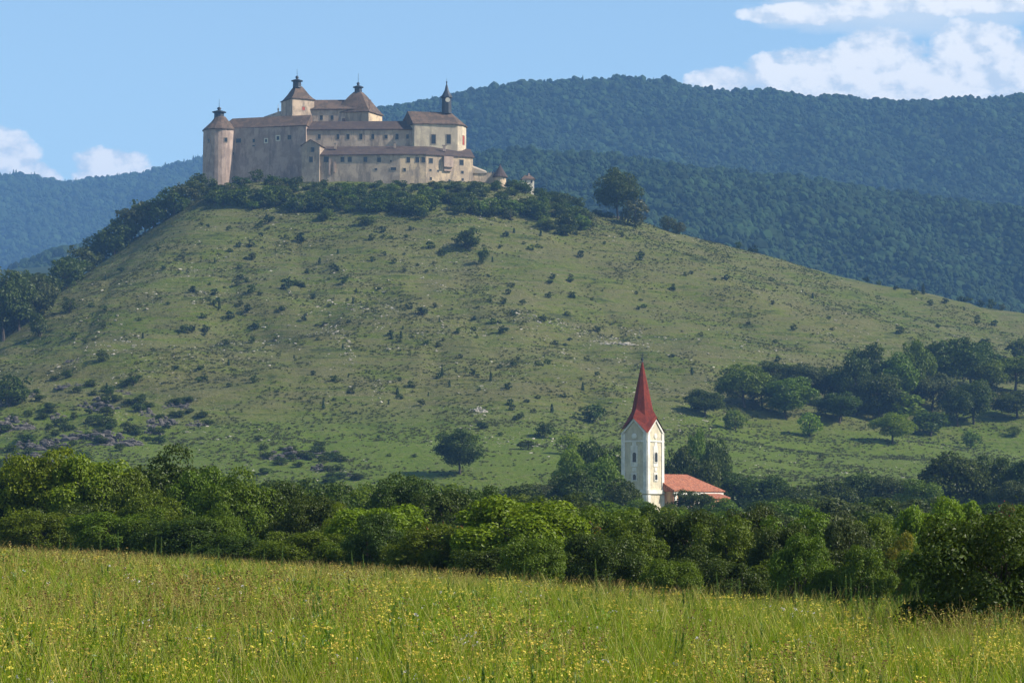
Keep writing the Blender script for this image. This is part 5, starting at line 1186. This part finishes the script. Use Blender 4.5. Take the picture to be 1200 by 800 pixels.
def spike_plant(seed, h0=.95):
    rr = np.random.default_rng(seed); p = PB(('g_weed', 'g_herb'))
    for k in range(4):
        a = rr.uniform(0, 6.28); x0, y0 = .12 * math.cos(a), .12 * math.sin(a); h = h0 * rr.uniform(.65, 1.05)
        for q in range(2): p.blade((x0, y0, 0), a, h, h * .04, .016, 0, 3, face=1.57 * q)
        for j in range(42):
            z = rr.random(); b = rr.uniform(0, 6.28); p.blade((x0 * (1 + .1 * z), y0 * (1 + .1 * z), z * h * .95), b, .05, .085 * (1.15 - z) * rr.uniform(.5, 1.2), .022, int(rr.random() < .6), 1)
    return p.mesh('spike_plant')
src += [spike_plant(14), spike_plant(15, .8)]
rr = np.random.default_rng(21)
def scatter(n, y0, y1, half):
    Y = y0 + (y1 - y0) * rr.random(n) ** .5 if False else rr.uniform(y0, y1, n); X = rr.uniform(-1, 1, n) * (half + .215 * Y); return X, Y
XX = []; YY = []
for dens, y0, y1 in ((9, 4, 20), (17, 20, 40), (14, 40, 65), (10, 65, 100), (8, 100, 150)):
    hw = 4 + .2 * y1; n = int(dens * 2 * hw * (y1 - y0)); X = rr.uniform(-hw, hw, n); Y = rr.uniform(y0, y1, n); k = (np.abs(X) < 4 + .2 * Y) & (Y < meadow_edge(X) + 7); XX.append(X[k]); YY.append(Y[k])
X = np.concatenate(XX); Y = np.concatenate(YY); n = len(X); print('meadow plants', n)
px_ = X / Y * F + 600; prow = 600 + 1.6 / Y * F
nA = fbm(X / 3.2, Y / 7, 61, 3); nB = fbm(X / 1.3, Y / 3.5, 66, 3); nC = fbm(X / 5, Y / 14, 70, 3)
u = rr.random(n); idx = rr.integers(0, 4, n)
edge_ = np.clip((Y - (meadow_edge(X) - 26)) / 26, 0, 1)                        # drier and paler towards the far edge
idx = np.where(u < .04 + .22 * edge_ ** 2, rr.integers(4, 6, n), idx)
idx = np.where((u > .48) & (u < .70 + nC), rr.integers(6, 8, n), idx)
idx = np.where((u > .70) & (u < .70 + .07 + nA * .7), rr.integers(8, 10, n), idx)
yel = .03 + np.clip(nB + .03, 0, 1) * .85 * np.interp(Y, [20, 34, 60, 140], [2.0, 1.5, .7, .15]) * np.interp(px_, [0, 250, 420, 1200], [.55, .5, 1, .9])
idx = np.where(u > 1 - yel, rr.integers(10, 12, n), idx)
idx = np.where((u < .012), 12, idx)
spk = rr.random(n) < .012 + .05 * np.clip(fbm(X / 4, Y / 9, 210, 3) - .04, 0, 1) * 6; idx = np.where(spk, rr.integers(13, 15, n), idx)
sc = rr.uniform(.75, 1.2, n) * (1 + nC * .7 + nB * .4); sc = np.where((idx >= 6) & (idx < 10), sc * rr.uniform(.75, 1.3, n), sc); sc = np.minimum(sc, np.interp(meadow_edge(X) - Y, [0, 14, 30], [.95, 1.15, 2])); sc = np.where(Y > meadow_edge(X), sc * .8, sc); wid = np.interp(Y, [20, 60, 140], [1, 1.25, 1.9])
tilt = rr.normal(size=(n, 2)) * .07
geo_instances('meadow_plants', np.stack([X, Y, ground_z(X, Y) - .02], -1), np.stack([tilt[:, 0], tilt[:, 1], rr.uniform(0, 6.28, n)], -1), np.stack([sc * wid, sc * wid, sc * .95], -1), idx, src)
# tall weed spikes at the far edge and along the right
def weed_meshes(seed):
    rr = np.random.default_rng(seed); st_ = PB(('g_weed',)); lf = PB(('g_weed', 'g_straw')); n = 5
    for k in range(2): st_.blade((0, 0, 0), 0, 1.0, .04, .03, 0, 4, face=1.57 * k)
    for k in range(130):
        z = rr.random() ** .8; a = rr.uniform(0, 6.28); rad = .13 * (1.08 - z); lf.blade((.04 * z, 0, z * .96), a, .07 * (1.2 - z), rad * rr.uniform(.5, 1.2), .055 * (1.2 - z), 0 if rr.random() < .9 else 1, 2)
    return st_.mesh('stem'), lf.mesh('leaves')
WM = [weed_meshes(s) for s in (31, 32, 33)]
weeds = [(24, 640, 16), (46, 628, 22), (70, 618, 34), (120, 616, 38), (140, 618, 36), (182, 626, 28), (190, 626, 30), (227, 632, 22), (258, 634, 20), (309, 640, 12), (330, 636, 14), (415, 642, 16), (428, 646, 14), (505, 655, 12), (614, 656, 18), (700, 650, 38), (712, 668, 20), (765, 672, 18), (842, 666, 26), (854, 672, 22), (867, 672, 20), (970, 676, 22), (986, 682, 30), (990, 668, 46), (996, 672, 42), (1002, 680, 32), (1022, 674, 34), (1040, 690, 22), (1070, 694, 34), (1077, 680, 50), (1083, 690, 42), (1092, 698, 30), (1105, 704, 24), (1132, 692, 42), (1146, 708, 24), (1166, 706, 26), (1175, 702, 32), (1188, 698, 36), (1198, 706, 26), (88, 632, 18), (570, 662, 14), (930, 676, 16), (910, 678, 14), (1014, 688, 24), (975, 690, 30)]
for i, (px, top, h) in enumerate(weeds):
    a = (px - 600) / F; ds = np.arange(35, 150, .5); e = ds - meadow_edge(a * ds); d = float(ds[np.argmax(e > -4)]); x = a * d
    z = float(ground_z(x, d)); H_ = max(PZ(top, d) - z, .5)
    t = empty('tall_weed', (x, d, z - .03), '%s spiky weed at the far meadow edge, %s' % ('tall' if h > 28 else 'short', zone(px)), 'weed', 'tall weeds along the far edge of the meadow', rz=random.uniform(0, 6.28)); t.scale = (H_ * 1.3, H_ * 1.3, H_)
    sm, lm = WM[i % 3]
    o = link(bpy.data.objects.new('stem', sm)); o.parent = t; o = link(bpy.data.objects.new('leaves', lm)); o.parent = t

# ------------------------------------------------------------------ haze
def haze_box(dens):
    mb = MB(); mb.box((0, 3950, 440), (1, 0, 0), (0, 1, 0), 5400, 5250, 640)
    m = bpy.data.materials.new('haze_air'); m.use_nodes = True; N = NT(m.node_tree); m.node_tree.nodes.clear()
    v = N.n('ShaderNodeVolumePrincipled', ins={'Color': (0.24, 0.52, 1.0, 1), 'Density': dens, 'Anisotropy': 0.0})
    N.n('ShaderNodeOutputMaterial', ins={'Volume': v.outputs[0]})
    m.cycles.homogeneous_volume = True
    o = mb.build('haze', m); o['kind'] = 'stuff'; return o
haze_box(1.05e-4)
